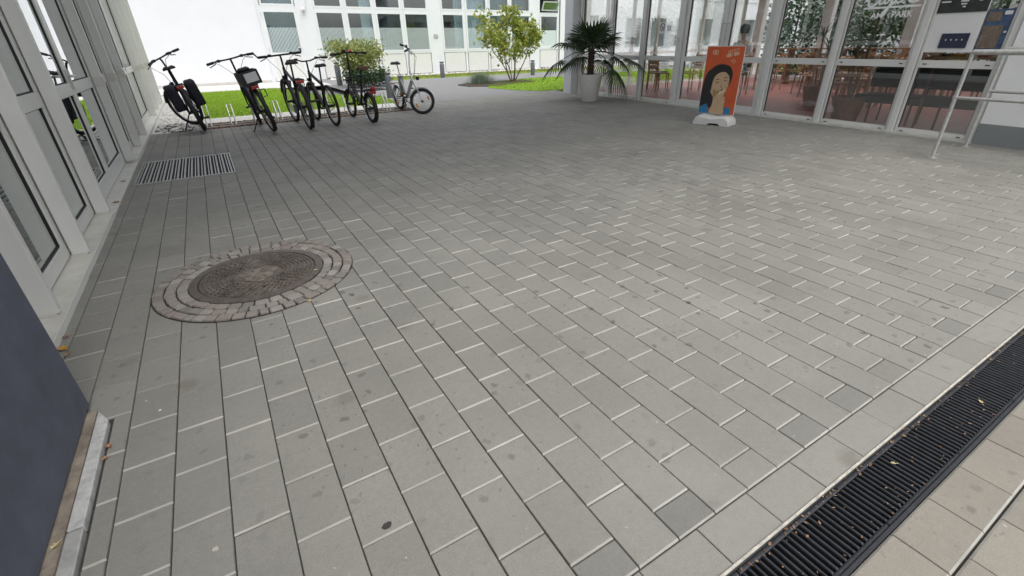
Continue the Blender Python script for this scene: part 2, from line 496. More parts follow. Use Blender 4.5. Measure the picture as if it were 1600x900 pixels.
        if smooth:
            me.shade_smooth()
            if smooth != 'all':
                me.set_sharp_from_angle(angle=R(40))
        return me
    def build(self, name, mats, parent=None, smooth=False, recalc=True, bevel=0.0, loc=None):
        return link(name, self.mesh(name, mats, smooth, recalc, bevel), parent, loc)

def link(name, me, parent=None, loc=None):
    o = bpy.data.objects.new(name, me)
    C.objects.link(o)
    if parent:
        o.parent = parent
    if loc:
        o.location = loc
    return o

def tag(o, label=None, cat=None, group=None, kind=None):
    if label: o['label'] = label
    if cat: o['category'] = cat
    if group: o['group'] = group
    if kind: o['kind'] = kind
    return o

def thing(name, label, cat, loc=(0, 0, 0), rz=0.0, group=None):
    o = bpy.data.objects.new(name, None)
    o.empty_display_size = 0.2
    C.objects.link(o)
    o.location = loc
    o.rotation_euler = (0, 0, rz)
    return tag(o, label, cat, group)

def copy_tree(o, parent=None):
    c = o.copy()
    C.objects.link(c)
    c.parent = parent
    for ch in list(o.children):
        copy_tree(ch, c)
    return c

def project(x, y, z):
    dx, dy, dz = x, y, z - CAMH
    cx = ROT[0][0] * dx + ROT[1][0] * dy + ROT[2][0] * dz
    cy = ROT[0][1] * dx + ROT[1][1] * dy + ROT[2][1] * dz
    cz = ROT[0][2] * dx + ROT[1][2] * dy + ROT[2][2] * dz
    if cz < 0.05:
        return None
    return 800 + FPX * cx / cz, 450 + FPX * cy / cz

# ================================================================== SETTING
# ground reaching the horizon
mb = MB()
mb.add([(-600, -600, -0.16), (600, -600, -0.16), (600, 600, -0.16), (-600, 600, -0.16)], [(0, 1, 2, 3)])
tag(mb.build('ground', 'far_ground', recalc=False), kind='structure')

# ------------------------------------------------------------------ passage pavement
PW, PL = 0.1605, 0.2438
XJ = -0.2811
GR = (-0.955, 0.05, 6.50, 7.86)            # floor grate rectangle
MHC, MHR = (-0.02, 3.185), 0.585           # manhole ring
EDGE_Y = 0.497
def subtract(r, h):
    x0, x1, y0, y1 = r
    a0, a1, b0, b1 = h
    if x1 <= a0 or x0 >= a1 or y1 <= b0 or y0 >= b1:
        return [r]
    out = []
    if y0 < b0: out.append((x0, x1, y0, b0))
    if y1 > b1: out.append((x0, x1, b1, y1))
    m0, m1 = max(y0, b0), min(y1, b1)
    if x0 < a0: out.append((x0, a0, m0, m1))
    if x1 > a1: out.append((a1, x1, m0, m1))
    return out

pieces = []
for k in range(-6, 58):
    x0 = XJ + k * PW
    x1 = x0 + PW
    yj = 1.0896 if (k % 2) else 1.2147
    n = -8
    while True:
        y0 = yj + n * PL
        y1 = y0 + PL
        n += 1
        if y0 > 12.1:
            break
        a0, a1, b0, b1 = x0, x1, max(y0, EDGE_Y), y1
        if b1 - b0 < 0.03:
            continue
        yc = (b0 + b1) / 2
        if a1 > 8.13 + 0.055 * yc - 0.05:
            a1 = 8.13 + 0.055 * yc - 0.05
        lim = 10.56 if a0 < 3.88 else 12.0
        if b1 > lim: b1 = lim
        if a1 - a0 < 0.03 or b1 - b0 < 0.03:
            continue
        leftlim = -0.662 if yc < 2.16 else -0.987 - 0.0085 * (yc - 3)
        if a0 < leftlim: a0 = leftlim
        if a1 - a0 < 0.025:
            continue
        for r in subtract((a0, a1, b0, b1), GR):
            if r[1] - r[0] < 0.02 or r[3] - r[2] < 0.02:
                continue
            far = max(math.hypot(xx - MHC[0], yy - MHC[1]) for xx in r[:2] for yy in r[2:])
            if far < MHR - 0.005:
                continue
            cut = (r[3] - r[2]) < PL - 0.02
            pieces.append((r, cut, k))
def parea(r):
    q = [project(x, y, 0) for x, y in ((r[0], r[2]), (r[1], r[2]), (r[1], r[3]), (r[0], r[3]))]
    if any(p is None for p in q):
        return 0
    cx, cy = sum(p[0] for p in q) / 4, sum(p[1] for p in q) / 4
    if not (-40 < cx < 1640 and -20 < cy < 940):
        return 0
    return abs(sum(q[i][0] * q[(i + 1) % 4][1] - q[(i + 1) % 4][0] * q[i][1] for i in range(4))) / 2
pieces.sort(key=lambda t: -parea(t[0]))

bed = MB()
bed.box(-1.0, 8.75, EDGE_Y - 0.0, 12.0, -0.15, -0.012)
# carve nothing: the grate pit gets its own dark trough above the bed
pav = tag(bed.build('pavement', 'joint'), kind='structure')
GAP = 0.0014
shared = {}
fieldA, fieldB = MB(), MB()
count = 0
DARK = {(14, 1), (16, 1), (20, 1), (24, 1), (26, 1), (28, 1)}
for r, cut, k in pieces:
    w, l = round(r[1] - r[0], 3), round(r[3] - r[2], 3)
    edgepiece = cut and abs(r[2] - EDGE_Y) < 0.002
    rnd = random.random()
    dark = edgepiece and (k % 6 == 1 or rnd < 0.3)
    mk = 'paver_dark' if dark else 'paver'
    zt = random.uniform(-0.0014, 0.0014)
    dist = math.hypot(r[0], r[2])
    lit_lip = random.random() < (1.35 - dist / 7.5) * (1.0 if r[0] > -0.2 or r[2] < 1.9 else 0.35)  # painted bright lips grow rarer with distance and on the left
    if count < 300 and parea(r) > 0:
        key = (w, l, mk, lit_lip)
        if key not in shared:
            b = MB()
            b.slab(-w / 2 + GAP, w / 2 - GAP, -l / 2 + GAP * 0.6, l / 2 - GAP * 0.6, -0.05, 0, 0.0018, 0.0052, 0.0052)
            b.m = MB.ARRIS if lit_lip else [0] * 9
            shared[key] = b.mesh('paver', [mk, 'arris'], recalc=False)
        o = link('paver', shared[key], pav, ((r[0] + r[1]) / 2, (r[2] + r[3]) / 2, zt))
        o.rotation_euler = (random.uniform(-0.0035, 0.0045), random.uniform(-0.003, 0.003), 0)
        count += 1
    else:
        f = fieldB if dark else fieldA
        t1, t2 = random.uniform(-0.001, 0.001), random.uniform(-0.001, 0.001)
        f.arr = getattr(f, 'arr', []) + (MB.ARRIS if lit_lip else [0] * 9)
        f.slab(r[0] + GAP, r[1] - GAP, r[2] + GAP * 0.6, r[3] - GAP * 0.6, -0.05, zt, 0.0018, 0.0052, 0.0052)
for f in (fieldA, fieldB):
    f.m = getattr(f, 'arr', [])
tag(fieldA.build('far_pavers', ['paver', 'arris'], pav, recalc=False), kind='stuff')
if fieldB.v:
    tag(fieldB.build('far_cut_pavers', ['paver_dark', 'arris'], pav, recalc=False), kind='stuff')

# border slabs between the pavers and the drain, and the slabs outside the drain
bb = MB()
bb.box(-0.66, 8.4, 0.362, EDGE_Y - 0.001, -0.15, -0.013)
border = tag(bb.build('pavement_border', 'joint'), kind='structure')
msh = {}
x = 0.909 - 0.2350 * 6
while x < 8.3:
    w = 0.235
    if 'b' not in msh:
        b = MB()
        b.slab(-w / 2 + 0.0013, w / 2 - 0.0013, 0.3665 + 0.001, EDGE_Y - 0.004, -0.05, 0, 0.002, 0.003, 0.002)
        msh['b'] = b.mesh('border_slab', 'slab', recalc=False)
    o = link('border_slab', msh['b'], border, (x + w / 2, 0, random.uniform(-0.001, 0.001)))
    x += w
ob = MB()
ob.box(-0.66, 8.4, -6.0, 0.186, -0.15, -0.013)
outer = tag(ob.build('outer_pavement', 'joint'), kind='structure')
for row in range(12):
    y1 = 0.181 - row * 0.1435 - (0.004 if row else 0)
    y0 = y1 - 0.1395
    x = 1.374 - 0.2305 * 9 + (0.0 if row % 2 == 0 else 0.1)
    while x < 6.5:
        if (row % 2) not in msh:
            b = MB()
            b.slab(-0.1143, 0.1143, -0.0015, 0.1400, -0.05, 0, 0.002, 0.006, 0.005); b.m = [0, 0, 0, 0, 1, 0, 1, 0, 0]  # painted highlight on both long chamfers
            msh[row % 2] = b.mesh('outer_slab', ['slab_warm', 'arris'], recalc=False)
        if row < 4 or project(x, y0, 0) is not None:
            if x > -0.55:
                link('outer_slab', msh[row % 2], outer, (x + 0.115, y0, random.uniform(-0.001, 0.001)))
        x += 0.2305

# ------------------------------------------------------------------ slot drain
dr = thing('drain_channel', 'long black slotted drain channel crossing the paving at the lower right', 'drain', (0.3, 0.274, 0))
t = MB()
t.box(-0.9, 8.0, -0.090, -0.080, -0.14, 0.0035)
t.box(-0.9, 8.0, 0.080, 0.0845, -0.14, -0.002)
t.box(-0.9, 8.0, -0.0795, 0.0795, -0.14, -0.075)
t.build('trough', 'drain_black', dr)
e = MB()
e.box(-0.9, 8.0, 0.085, 0.0925, -0.12, 0.0045)
e.build('steel_edge', 'edge_pale', dr, bevel=0.0012)
bar = MB()
bar.slab(-0.0050, 0.0050, -0.0665, 0.0665, -0.026, -0.0015, 0.0022, 0.006, 0.003)
barm = bar.mesh('bar', 'drain_black', recalc=False)
sec = MB()
sec.slab(0.002, 0.498, -0.079, -0.0665, -0.03, 0, 0.002, 0.004, 0.003)
sec.slab(0.002, 0.498, 0.0665, 0.079, -0.03, 0, 0.002, 0.004, 0.003)
secm = sec.mesh('grate_section', 'drain_black', recalc=False)
rib = MB()
rib.box(0.0, 0.5, -0.012, -0.006, -0.03, -0.012)
nb = 0
for s in range(13):
    so = link('grate_section', secm, dr, (-0.4 + s * 0.5, 0, 0))
    for i in range(22):
        if nb < 290:
            link('bar', barm, so, (0.0125 + i * 0.02262, 0, 0)); nb += 1
db = MB()
rng = random.Random(3)
for i in range(420):
    X = rng.uniform(0.1, 4.8)
    if rng.random() < 0.6:
        Y, Z = rng.gauss(0.074, 0.007), 0.002
    else:
        Y, Z = rng.uniform(-0.07, 0.08), 0.001
    a = rng.uniform(0, 6.28); l = rng.uniform(0.002, 0.0075); w = l * rng.uniform(0.3, 0.7)
    ca, sa = math.cos(a), math.sin(a)
    pts = [(X + ca * u * l - sa * v * w, 0.274 + Y + sa * u * l + ca * v * w, Z + rng.uniform(0, 0.003)) for u, v in ((-1, 0), (0, -1), (1, 0), (0, 1))]
    db.add(pts, [(0, 1, 2, 3)])
tag(db.build('drain_debris', 'litter', None, recalc=False), 'crumbs of dry leaf lying in and along the drain', 'debris', kind='stuff')

# ------------------------------------------------------------------ manhole with cobble rings
mh = thing('manhole', 'round rusty manhole cover ringed by three rows of granite cobbles', 'manhole', (MHC[0], MHC[1], 0))
b = MB(); b.lathe([(MHR, -0.04), (MHR, 0.0025)], 72)
b.build('mortar_bed', 'mortar', mh)
rng = random.Random(11)
rr = [0.392, 0.455, 0.519, 0.583]
for q in range(3):
    r0, r1 = rr[q] + 0.004, rr[q + 1] - 0.003
    cnt = [38, 45, 52][q]
    t0 = rng.uniform(0, 1)
    cuts = [t0 + 2 * math.pi * (i + rng.uniform(-0.16, 0.16)) / cnt for i in range(cnt)]
    cuts.append(cuts[0] + 2 * math.pi)
    for i in range(cnt):
        ta, tb = cuts[i], cuts[i + 1]
        g0 = 0.0038 / r1
        rb, rt = r0 + rng.uniform(-0.002, 0.003), r1 + rng.uniform(-0.004, 0.002)
        zt = 0.013 + rng.uniform(-0.003, 0.003)
        ring = []
        m = (ta + tb) / 2
        for (ra, th) in ((rb, ta + g0), (rb, tb - g0), ((rb + rt) / 2 , tb - g0 * rng.uniform(0.3, 1.0)), (rt, tb - g0 * rng.uniform(1, 2.5)), (rt, ta + g0 * rng.uniform(1, 2.5)), ((rb + rt) / 2, ta + g0 * rng.uniform(0.3, 1.0))):
            ring.append((ra * math.cos(th), ra * math.sin(th)))
        cx = sum(p[0] for p in ring) / 6; cy = sum(p[1] for p in ring) / 6
        vs = [(px, py, 0.0) for px, py in ring] + [(px, py, zt - 0.005) for px, py in ring]
        vs += [(cx + (px - cx) * 0.84, cy + (py - cy) * 0.84, zt + rng.uniform(-0.0012, 0.0012)) for px, py in ring]
        fs = [(j, (j + 1) % 6, 6 + (j + 1) % 6, 6 + j) for j in range(6)] + [(6 + j, 6 + (j + 1) % 6, 12 + (j + 1) % 6, 12 + j) for j in range(6)] + [tuple(range(12, 18))]
        o = MB().add(vs, fs).build('cobble', 'cobble', mh, recalc=False)
b = MB(); b.lathe([(0.390, -0.02), (0.390, 0.011), (0.384, 0.013), (0.345, 0.013), (0.342, 0.004), (0.341, -0.02)], 72)
b.build('cover_frame', 'iron_rim', mh, smooth=True)
cv = MB(); cv.lathe([(0.338, -0.02), (0.338, 0.009), (0.334, 0.0105), (0.322, 0.0105), (0.319, 0.006), (0.13, 0.006)], 72)
cover = cv.build('cover', 'iron', mh, smooth=True)
st = MB()
for q in range(7):
    ra = 0.152 + q * 0.0255
    cnt = int(2 * math.pi * ra / 0.038)
    for i in range(cnt):
        th = 2 * math.pi * (i + 0.5 * (q % 2)) / cnt
        ca, sa = math.cos(th), math.sin(th)
        def fn(a, b_, c_): return (ca * (ra + a) - sa * b_, sa * (ra + a) + ca * b_, c_)
        vs = [fn(-0.0105, -0.014, 0.005), fn(0.0105, -0.014, 0.005), fn(0.0105, 0.014, 0.005), fn(-0.0105, 0.014, 0.005),
              fn(-0.006, -0.010, 0.0145), fn(0.006, -0.010, 0.0145), fn(0.006, 0.010, 0.0145), fn(-0.006, 0.010, 0.0145)]
        st.add(vs, MB.HF)
tag(st.build('studs', 'iron', cover), kind='stuff')
b = MB(); b.lathe([(0.132, 0.004), (0.132, 0.0115), (0.127, 0.0125), (0.09, 0.010), (0.085, 0.0125), (0.04, 0.012), (0.036, 0.009), (0.0, 0.009)][:-1], 48, wob=lambda t_, z_: 0.80 + 0.10 * math.sin(3 * t_ + 0.6) + 0.06 * math.sin(7 * t_))
b.build('cover_centre', 'cover_concrete', cover, smooth=True)
b = MB()
for a in range(6):
    th = a * math.pi / 3
    b.box(0.045, 0.08, -0.007, 0.007, 0.0095, 0.0128, lambda x_, y_, z_: (x_ * math.cos(th) - y_ * math.sin(th), x_ * math.sin(th) + y_ * math.cos(th), z_))
b.build('cover_emblem', 'iron', cover)
for s in (-1, 1):
    b = MB(); b.box(-0.016, 0.016, -0.006, 0.006, 0.0117, 0.0127)
    o = b.build('lifting_slot', 'pit', cover, loc=(s * 0.035 - 0.02, -0.22, 0.0)); o.rotation_euler = (0, 0, 0.1)

# ------------------------------------------------------------------ galvanised floor grate by the door
gx0, gx1, gy0, gy1 = GR
fg = thing('floor_grate', 'galvanised bar grate let into the paving before the glass door', 'grate', ((gx0 + gx1) / 2, (gy0 + gy1) / 2, 0))
hx, hy = (gx1 - gx0) / 2, (gy1 - gy0) / 2
b = MB(); b.box(-hx, hx, -hy, hy, -0.0115, -0.0085)
b.build('pit', 'pit', fg)
b = MB()
b.box(-hx + 0.002, -hx + 0.012, -hy + .002, hy - .002, -0.008, 0.004); b.box(hx - 0.012, hx - 0.002, -hy + .002, hy - .002, -0.008, 0.004)
b.box(-hx + 0.0125, hx - 0.0125, -hy + .002, -hy + 0.014, -0.008, 0.0035); b.box(-hx + 0.0125, hx - 0.0125, hy - 0.014, hy - .002, -0.008, 0.0035)
b.build('grate_frame', 'galv', fg)
nbar = 28
pitch = (2 * hx - 0.03) / nbar
b = MB(); b.box(-0.0045, 0.0045, -hy + 0.0145, hy - 0.0145, -0.008, 0.003); barA = b.mesh('bar', 'galv')
b = MB(); b.box(-0.009, 0.009, -hy + 0.0145, hy - 0.0145, -0.008, -0.001); barB = b.mesh('bar', 'galv_dull')
for i in range(nbar):
    link('bar', barA if i % 2 == 0 else barB, fg, (-hx + 0.03 + i * pitch - (0.004 if i % 2 else 0), 0, 0))

# ================================================================== LEFT GLAZED BUILDING
LA = -0.0085
def lf(d, y, z):
    """d: distance outwards from the reference line, y along, z up"""
    return (-1.0 + LA * (y - 3) + d, y, z)
lb = thing('glazed_building', 'building on the left with white metal fins and tall reflecting glass doors', 'building', (0, 0, 0))
FINS = [3.20, 4.22, 5.33, 7.93, 9.14, 10.37, 13.45, 14.9, 16.4, 17.0]
ZT = 3.0
sl = MB()
for (ya, yb) in ((2.16, 5.30), (8.0, 17.1)):
    sl.box(-0.17, 0.026, ya, yb, -0.12, 0.030, lambda d, y, z: lf(d, y, z + (0.012 if (d < -0.1 and z > 0) else 0)))
sl.build('sill', 'alu_sill', lb, bevel=0.003)
sl = MB(); sl.box(0.0262, 0.031, 2.16, 5.30, -0.11, 0.041, lf); sl.box(0.0262, 0.031, 8.0, 17.1, -0.11, 0.041, lf)
sl.build('sill_lip', 'alu', lb)
sl = MB(); sl.box(-0.17, 0.026, 5.302, 7.998, -0.12, 0.012, lf)
sl.build('door_threshold', 'alu_sill', lb)
for i, y in enumerate(FINS):
    f = MB(); f.box(-0.10, 0.0, y - 0.024, y + 0.024, 0.044, ZT, lf)
    f.build('fin', 'alu', lb, bevel=0.003)
    f = MB(); f.box(-0.1002, -0.012, y - 0.032, y + 0.032, 0.030, 0.046, lf)
    f.build('fin_foot', 'alu_sill', lb)
bays = []
for a, b_ in zip(FINS[:-1], FINS[1:]):
    if b_ - a > 2:
        m = (a + b_) / 2
        bays += [(a, m, True), (m, b_, True)]
    else:
        bays.append((a, b_, False))
bays.insert(0, (2.1, FINS[0], False))
for (a, b_, door) in bays:
    fr = MB()
    w = 0.055 if not door else 0.075
    zb = 0.05 if not door else 0.02
    zr = 0.135 if not door else 0.16
    a0, b0 = a + 0.001 + (0.028 if not door or a in FINS else 0.0), b_ - 0.001 - (0.028 if not door or b_ in FINS else 0.0)
    D0, D1 = -0.165, -0.108
    fr.box(D0, D1, a0, a0 + w, zb, ZT - 0.02, lf)
    fr.box(D0, D1, b0 - w, b0, zb, ZT - 0.02, lf)
    fr.box(D0, D1 + 0.003, a0 + w + 0.0005, b0 - w - 0.0005, zb, zr, lf)
    fr.box(D0, D1 + 0.003, a0 + w + 0.0005, b0 - w - 0.0005, 0.935, 1.042, lf)
    fo = fr.build('door_leaf' if door else 'window_frame', 'alu', lb)
    for (z0, z1) in ((zr, 0.935), (1.042, ZT - 0.02)):
        g = MB()
        G = 0.010
        for (p0, p1, q0, q1) in ((a0 + w, a0 + w + G, z0, z1), (b0 - w - G, b0 - w, z0, z1), (a0 + w + G, b0 - w - G, z0, z0 + G), (a0 + w + G, b0 - w - G, z1 - G, z1)):
            g.box(-0.145, -0.122, p0 + .0003, p1 - .0003, q0 + .0003, q1 - .0003, lf)
        g.build('gasket', 'gasket', fo)
        g = MB(); g.box(-0.137, -0.131, a0 + w + 0.004, b0 - w - 0.004, z0 + 0.004, z1 - 0.004, lf)
        g.build('pane', 'glass', fo)
    if door:
        hnd = MB()
        yh = b0 - w / 2 if abs(b_ - 6.63) < 0.3 else a0 + w / 2
        hnd.tube([lf(-0.108, yh, 1.10), lf(-0.055, yh, 1.10), lf(-0.052, yh - 0.13, 1.10)], 0.011, 8)
        hnd.box(-0.108, -0.098, yh - 0.016, yh + 0.016, 0.98, 1.16, lf)
        hnd.build('door_handle', 'galv', fo)
# transom brackets on the far fins
for y in FINS[3:]:
    f = MB(); f.box(-0.099, 0.006, y - 0.030, y + 0.030, 0.93, 1.04, lf)
    f.build('bracket', 'alu_sill', lb)
# shell: floor, back wall, ends, roof
sh = MB()
sh.box(-6.0, -0.172, 2.2, 17.1, -0.12, 0.02, lf)
sh.build('interior_floor', 'room_dark', lb)
sh = MB()
sh.box(-6.2, -6.0, 2.2, 17.1, -0.12, 3.6, lf)
sh.box(-6.0, -0.10, 17.12, 17.3, -0.12, 3.6, lf)
sh.box(-6.0, -0.172, 2.0, 2.15, -0.12, 3.4, lf)
sh.build('wall', 'render_white', lb)
sh = MB(); sh.box(-6.2, 0.02, 2.0, 17.3, ZT + 0.001, 3.35, lf); sh.build('roof', 'soffit', lb)
sh = MB(); sh.box(-0.3, -0.02, 2.0, 8.6, 3.351, 5.99, lf); sh.build('fascia', 'render_white', lb)
# ------------------------------------------------------------------ blue-grey wall end beside the camera
bw = thing('panel_wall', 'smooth dark blue-grey wall end at the lower left', 'wall', (-0.745, 0, 0))
b = MB(); b.box(-1.6, 0.0, -3.0, 2.168, 0.026, 3.0); b.build('cladding', 'blue_panel', bw, bevel=0.004)
b = MB(); b.box(-1.6, 0.031, -3.0, 2.115, -0.14, 0.022); b.build('concrete_base', 'concrete_dirty', bw)
b = MB(); b.prism([(0.0315, 1.49), (0.073, 1.49), (0.073, 2.03), (0.0315, 2.115)], -0.1, 0.018); b.build('white_kerb_strip', 'strip_pale', bw, bevel=0.003)
b = MB(); b.box(0.0315, 0.074, -3.0, 1.484, -0.1, 0.016); b.build('grey_kerb_strip', 'galv_dull', bw, bevel=0.003)

# ================================================================== BUILDING OVER THE PASSAGE
ov = thing('overpass_building', 'upper storey of the building bridging the covered passage', 'building', (0, 0, 0))
b = MB(); b.box(-7.0, 8.75, 1.2, 8.3, 6.0, 6.2); b.build('soffit', 'soffit', ov)
b = MB(); b.box(-7.0, 9.3, 1.2, 8.3, 6.202, 6.8); b.build('upper_wall', 'render_white', ov)
b = MB(); b.box(-7.2, 9.5, 1.0, 8.5, 6.802, 7.0); b.build('roof', 'soffit', ov)

# ================================================================== CAFE BUILDING ON THE RIGHT
def cf(d, y, z):
    """d: distance outwards (towards the passage) from the glass line"""
    return (8.13 + 0.055 * y - d, y, z)
cb = thing('cafe_building', 'glass fronted cafe along the right side of the passage', 'building', (0, 0, 0))
posts = [(10.86, .06), (9.64, .10), (8.52, .10), (7.42, .13), (5.34, .10), (4.26, .08), (3.18, .08), (2.25, .07)]
for (y, w) in posts:
    f = MB(); f.box(-0.10, 0.035, y - w / 2, y + w / 2, 0.0, 3.0, cf)
    f.build('post', 'alu', cb, bevel=0.003)
b = MB(); b.box(-0.2, 0.06, 2.2, 10.9, -0.14, 0.028, cf); b.build('sill', 'alu_sill', cb)
gb = [(9.70, 10.82, 0), (8.58, 9.58, 0), (7.50, 8.46, 0), (6.345, 7.345, 1), (5.40, 6.335, 1), (4.31, 5.28, 0), (3.23, 4.21, 0), (2.29, 3.13, 0)]
for (a, b_, door) in gb:
    st_ = 0.09 if door else 0.03
    fr = MB()
    fr.box(-0.06, 0.0, a + 0.001, a + st_, 0.031, 2.99, cf); fr.box(-0.06, 0.0, b_ - st_, b_ - 0.001, 0.031, 2.99, cf)
    zb = 0.13 if door else 0.082
    fr.box(-0.06, 0.004, a + st_ + .0005, b_ - st_ - .0005, 0.031, zb, cf)
    fr.box(-0.06, 0.004, a + st_ + .0005, b_ - st_ - .0005, 0.857, 0.945, cf)
    fo = fr.build('door_leaf' if door else 'window_frame', 'alu', cb)
    for (z0, z1) in ((zb, 0.857), (0.945, 2.99)):
        p = MB(); p.box(-0.035, -0.029, a + st_ - 0.004, b_ - st_ + 0.004, z0 - 0.004, z1 + 0.004, cf)
        p.build('pane', 'cafe_glass', fo)
        for (p0, p1) in ((a + st_, a + st_ + 0.008), (b_ - st_ - 0.008, b_ - st_)):
            g = MB(); g.box(-0.028, -0.010, p0 + .0003, p1 - .0003, z0 + .0003, z1 - .0003, cf)
            g.build('gasket', 'gasket', fo)
    if not door:
        for yy in (a + 0.09, b_ - 0.09):
            for zz in (0.045, 0.90):
                g = MB(); g.box(0.0042, 0.008, yy - 0.022, yy + 0.022, zz - 0.006, zz + 0.006, cf)
                g.build('drain_cap', 'gasket', fo)
    else:
        g = MB()
        yh = a + 0.045 if a > 6 else b_ - 0.045
        g.tube([cf(0.0, yh, 1.0), cf(0.06, yh, 1.0), cf(0.06, yh, 1.5), cf(0.0, yh, 1.5)], 0.012, 8)
        g.build('door_handle', 'galv', fo)
for y in (7.44, 5.36):
    for z in (0.22, 1.25):
        g = MB(); g.tube([cf(0.045, y, z - 0.05), cf(0.045, y, z + 0.05)], 0.013, 8); g.build('hinge', 'alu_sill', cb)
# shell
b = MB(); b.box(-7.2, -0.201, 2.2, 11.2, -0.14, 0.012, cf); b.build('interior_floor', 'cafe_floor', cb)
b = MB(); b.box(-2.6, 0.3, -4.0, 11.3, 3.001, 3.34, cf); b.box(-7.4, -6.4, -4.0, 11.3, 3.001, 3.34, cf)
b.box(-6.399, -2.601, -4.0, 2.6, 3.002, 3.339, cf); b.box(-6.399, -2.601, 10.6, 11.3, 3.002, 3.339, cf); b.build('ceiling', 'soffit', cb)  # ceiling left open in the middle for the added skylight
b = MB(); b.box(-6.39, -2.61, 2.61, 10.59, 3.20, 3.206, cf); b.build('added_skylight_pane', 'cafe_glass', cb)  # unseen skylight, added to bring more daylight into the cafe
b = MB(); b.box(-0.2, 0.0, 0.9, 8.6, 3.341, 5.99, cf); b.build('fascia', 'render_white', cb)
b = MB()
b.box(-7.2, -0.12, 1.9, 2.15, -0.14, 3.0, cf)                       # south wall
b.box(-7.4, -7.2, 1.9, 4.2, -0.14, 3.0, cf)                          # east wall pieces with openings
b.box(-7.4, -7.2, 4.2, 11.2, -0.14, 0.12, cf)
b.box(-7.4, -7.2, 4.2, 11.2, 2.85, 3.0, cf)
for y in (6.2, 8.4, 10.6):
    b.box(-7.4, -7.2, y, y + 0.25, 0.12, 2.85, cf)
b.build('wall', 'cafe_wall', cb)
b = MB()
for k in range(8):                                                   # glazed north side
    dd = -0.10 - k * 0.98
    b.box(dd - 0.07, dd, 11.13, 11.22, 0.013, 2.99, cf)
    if k < 7:
        for z0, z1 in ((0.013, 0.09), (0.86, 0.945), (2.6, 2.99)):
            b.box(dd - 0.979, dd - 0.071, 11.14, 11.21, z0, z1, cf)
b.build('north_window_frame', 'alu', cb)
for k in range(7):
    p = MB(); dd = -0.10 - k * 0.98
    p.box(dd - 0.98, dd - 0.07, 11.172, 11.178, 0.085, 2.61, cf); p.build('pane', 'cafe_glass', cb)
b = MB(); b.box(-0.19, 0.26, 10.92, 11.28, -0.14, 3.0, cf); b.build('corner_column', 'column', cb, bevel=0.006)
# solid wall south of the glass
b = MB(); b.box(-0.12, 0.06, -4.0, 2.205, 0.25, 3.0, cf); b.build('white_wall', 'wall_white', cb)
b = MB(); b.box(-0.12, 0.063, -4.0, 2.205, -0.14, 0.249, cf); b.build('grey_wall_base', 'wall_grey', cb)

# lettering on the cafe glass (partly above the frame)
def ribbon(mb, pts, wid, fn, z0=0.0, z1=0.002):
    """flat stroke of a polyline in (a,b), mapped by fn(a,b,c)"""
    for i in range(len(pts) - 1):
        (ax, ay), (bx, by) = pts[i], pts[i + 1]
        w0 = wid[i] if isinstance(wid, (list, tuple)) else wid
        w1 = wid[i + 1] if isinstance(wid, (list, tuple)) else wid
        dx, dy = bx - ax, by - ay
        L = math.hypot(dx, dy) or 1
        nx, ny = -dy / L, dx / L
        ex, ey = dx / L * w0 * 0.3, dy / L * w0 * 0.3
        poly = [(ax - ex + nx * w0 / 2, ay - ey + ny * w0 / 2), (ax - ex - nx * w0 / 2, ay - ey - ny * w0 / 2), (bx + ex - nx * w1 / 2, by + ey - ny * w1 / 2), (bx + ex + nx * w1 / 2, by + ey + ny * w1 / 2)]
        mb.prism(poly, z0 + 0.0001 * i, z1 + 0.0001 * i, fn)
def cubic(p, n=10):
    out = []
    for i in range(len(p) - 1):
        p0, p1, p2, p3 = p[max(i - 1, 0)], p[i], p[i + 1], p[min(i + 2, len(p) - 1)]
        for k in range(n):
            t = k / n
            out.append(tuple(0.5 * (2 * b_ + (c - a) * t + (2 * a - 5 * b_ + 4 * c - d) * t * t + (3 * b_ - a - 3 * c + d) * t ** 3) for a, b_, c, d in zip(p0, p1, p2, p3)))
    out.append(p[-1])
    return out
def tx(a, b_, c): return cf(-0.0285 + c, 4.02 - a, b_)             # a runs to the viewer's right
lt = thing('cafe_lettering', 'white cursive cafe name above small capitals on the cafe glass', 'lettering', (0, 0, 0))
w = MB(); ribbon(w, cubic([(0.19, 1.84), (0.15, 1.88), (0.08, 1.82), (0.035, 1.70), (0.06, 1.615), (0.12, 1.625), (0.17, 1.68)], 7), 0.026, tx); w.build('script_letter', 'vinyl', lt)
w = MB(); ribbon(w, cubic([(0.245, 1.72), (0.21, 1.735), (0.175, 1.68), (0.19, 1.635), (0.23, 1.66), (0.25, 1.73), (0.245, 1.645), (0.28, 1.65), (0.31, 1.70)], 6), 0.023, tx); w.build('script_letter', 'vinyl', lt)
w = MB(); ribbon(w, cubic([(0.30, 1.68), (0.37, 1.80), (0.41, 1.88), (0.395, 1.90), (0.36, 1.78), (0.315, 1.60), (0.275, 1.50), (0.255, 1.485), (0.265, 1.53), (0.32, 1.60), (0.38, 1.66)], 7), 0.030, tx); w.build('script_letter', 'vinyl', lt)
w = MB(); ribbon(w, cubic([(0.38, 1.67), (0.43, 1.70), (0.43, 1.735), (0.395, 1.72), (0.385, 1.66), (0.42, 1.64), (0.47, 1.67)], 6), 0.023, tx); w.build('script_letter', 'vinyl', lt)
w = MB(); ribbon(w, cubic([(0.54, 1.66), (0.58, 1.64), (0.64, 1.65), (0.67, 1.69), (0.63, 1.71), (0.56, 1.70), (0.54, 1.66)], 5), 0.026, tx); w.build('script_letter', 'vinyl', lt)
w = MB(); ribbon(w, [(0.44, 1.77), (0.47, 1.81)], 0.026, tx); w.build('accent', 'vinyl', lt)
w = MB(); ribbon(w, [(0.0, 1.592), (0.70, 1.592)], 0.023, tx, 0.0022, 0.004); w.build('underline', 'vinyl', lt)

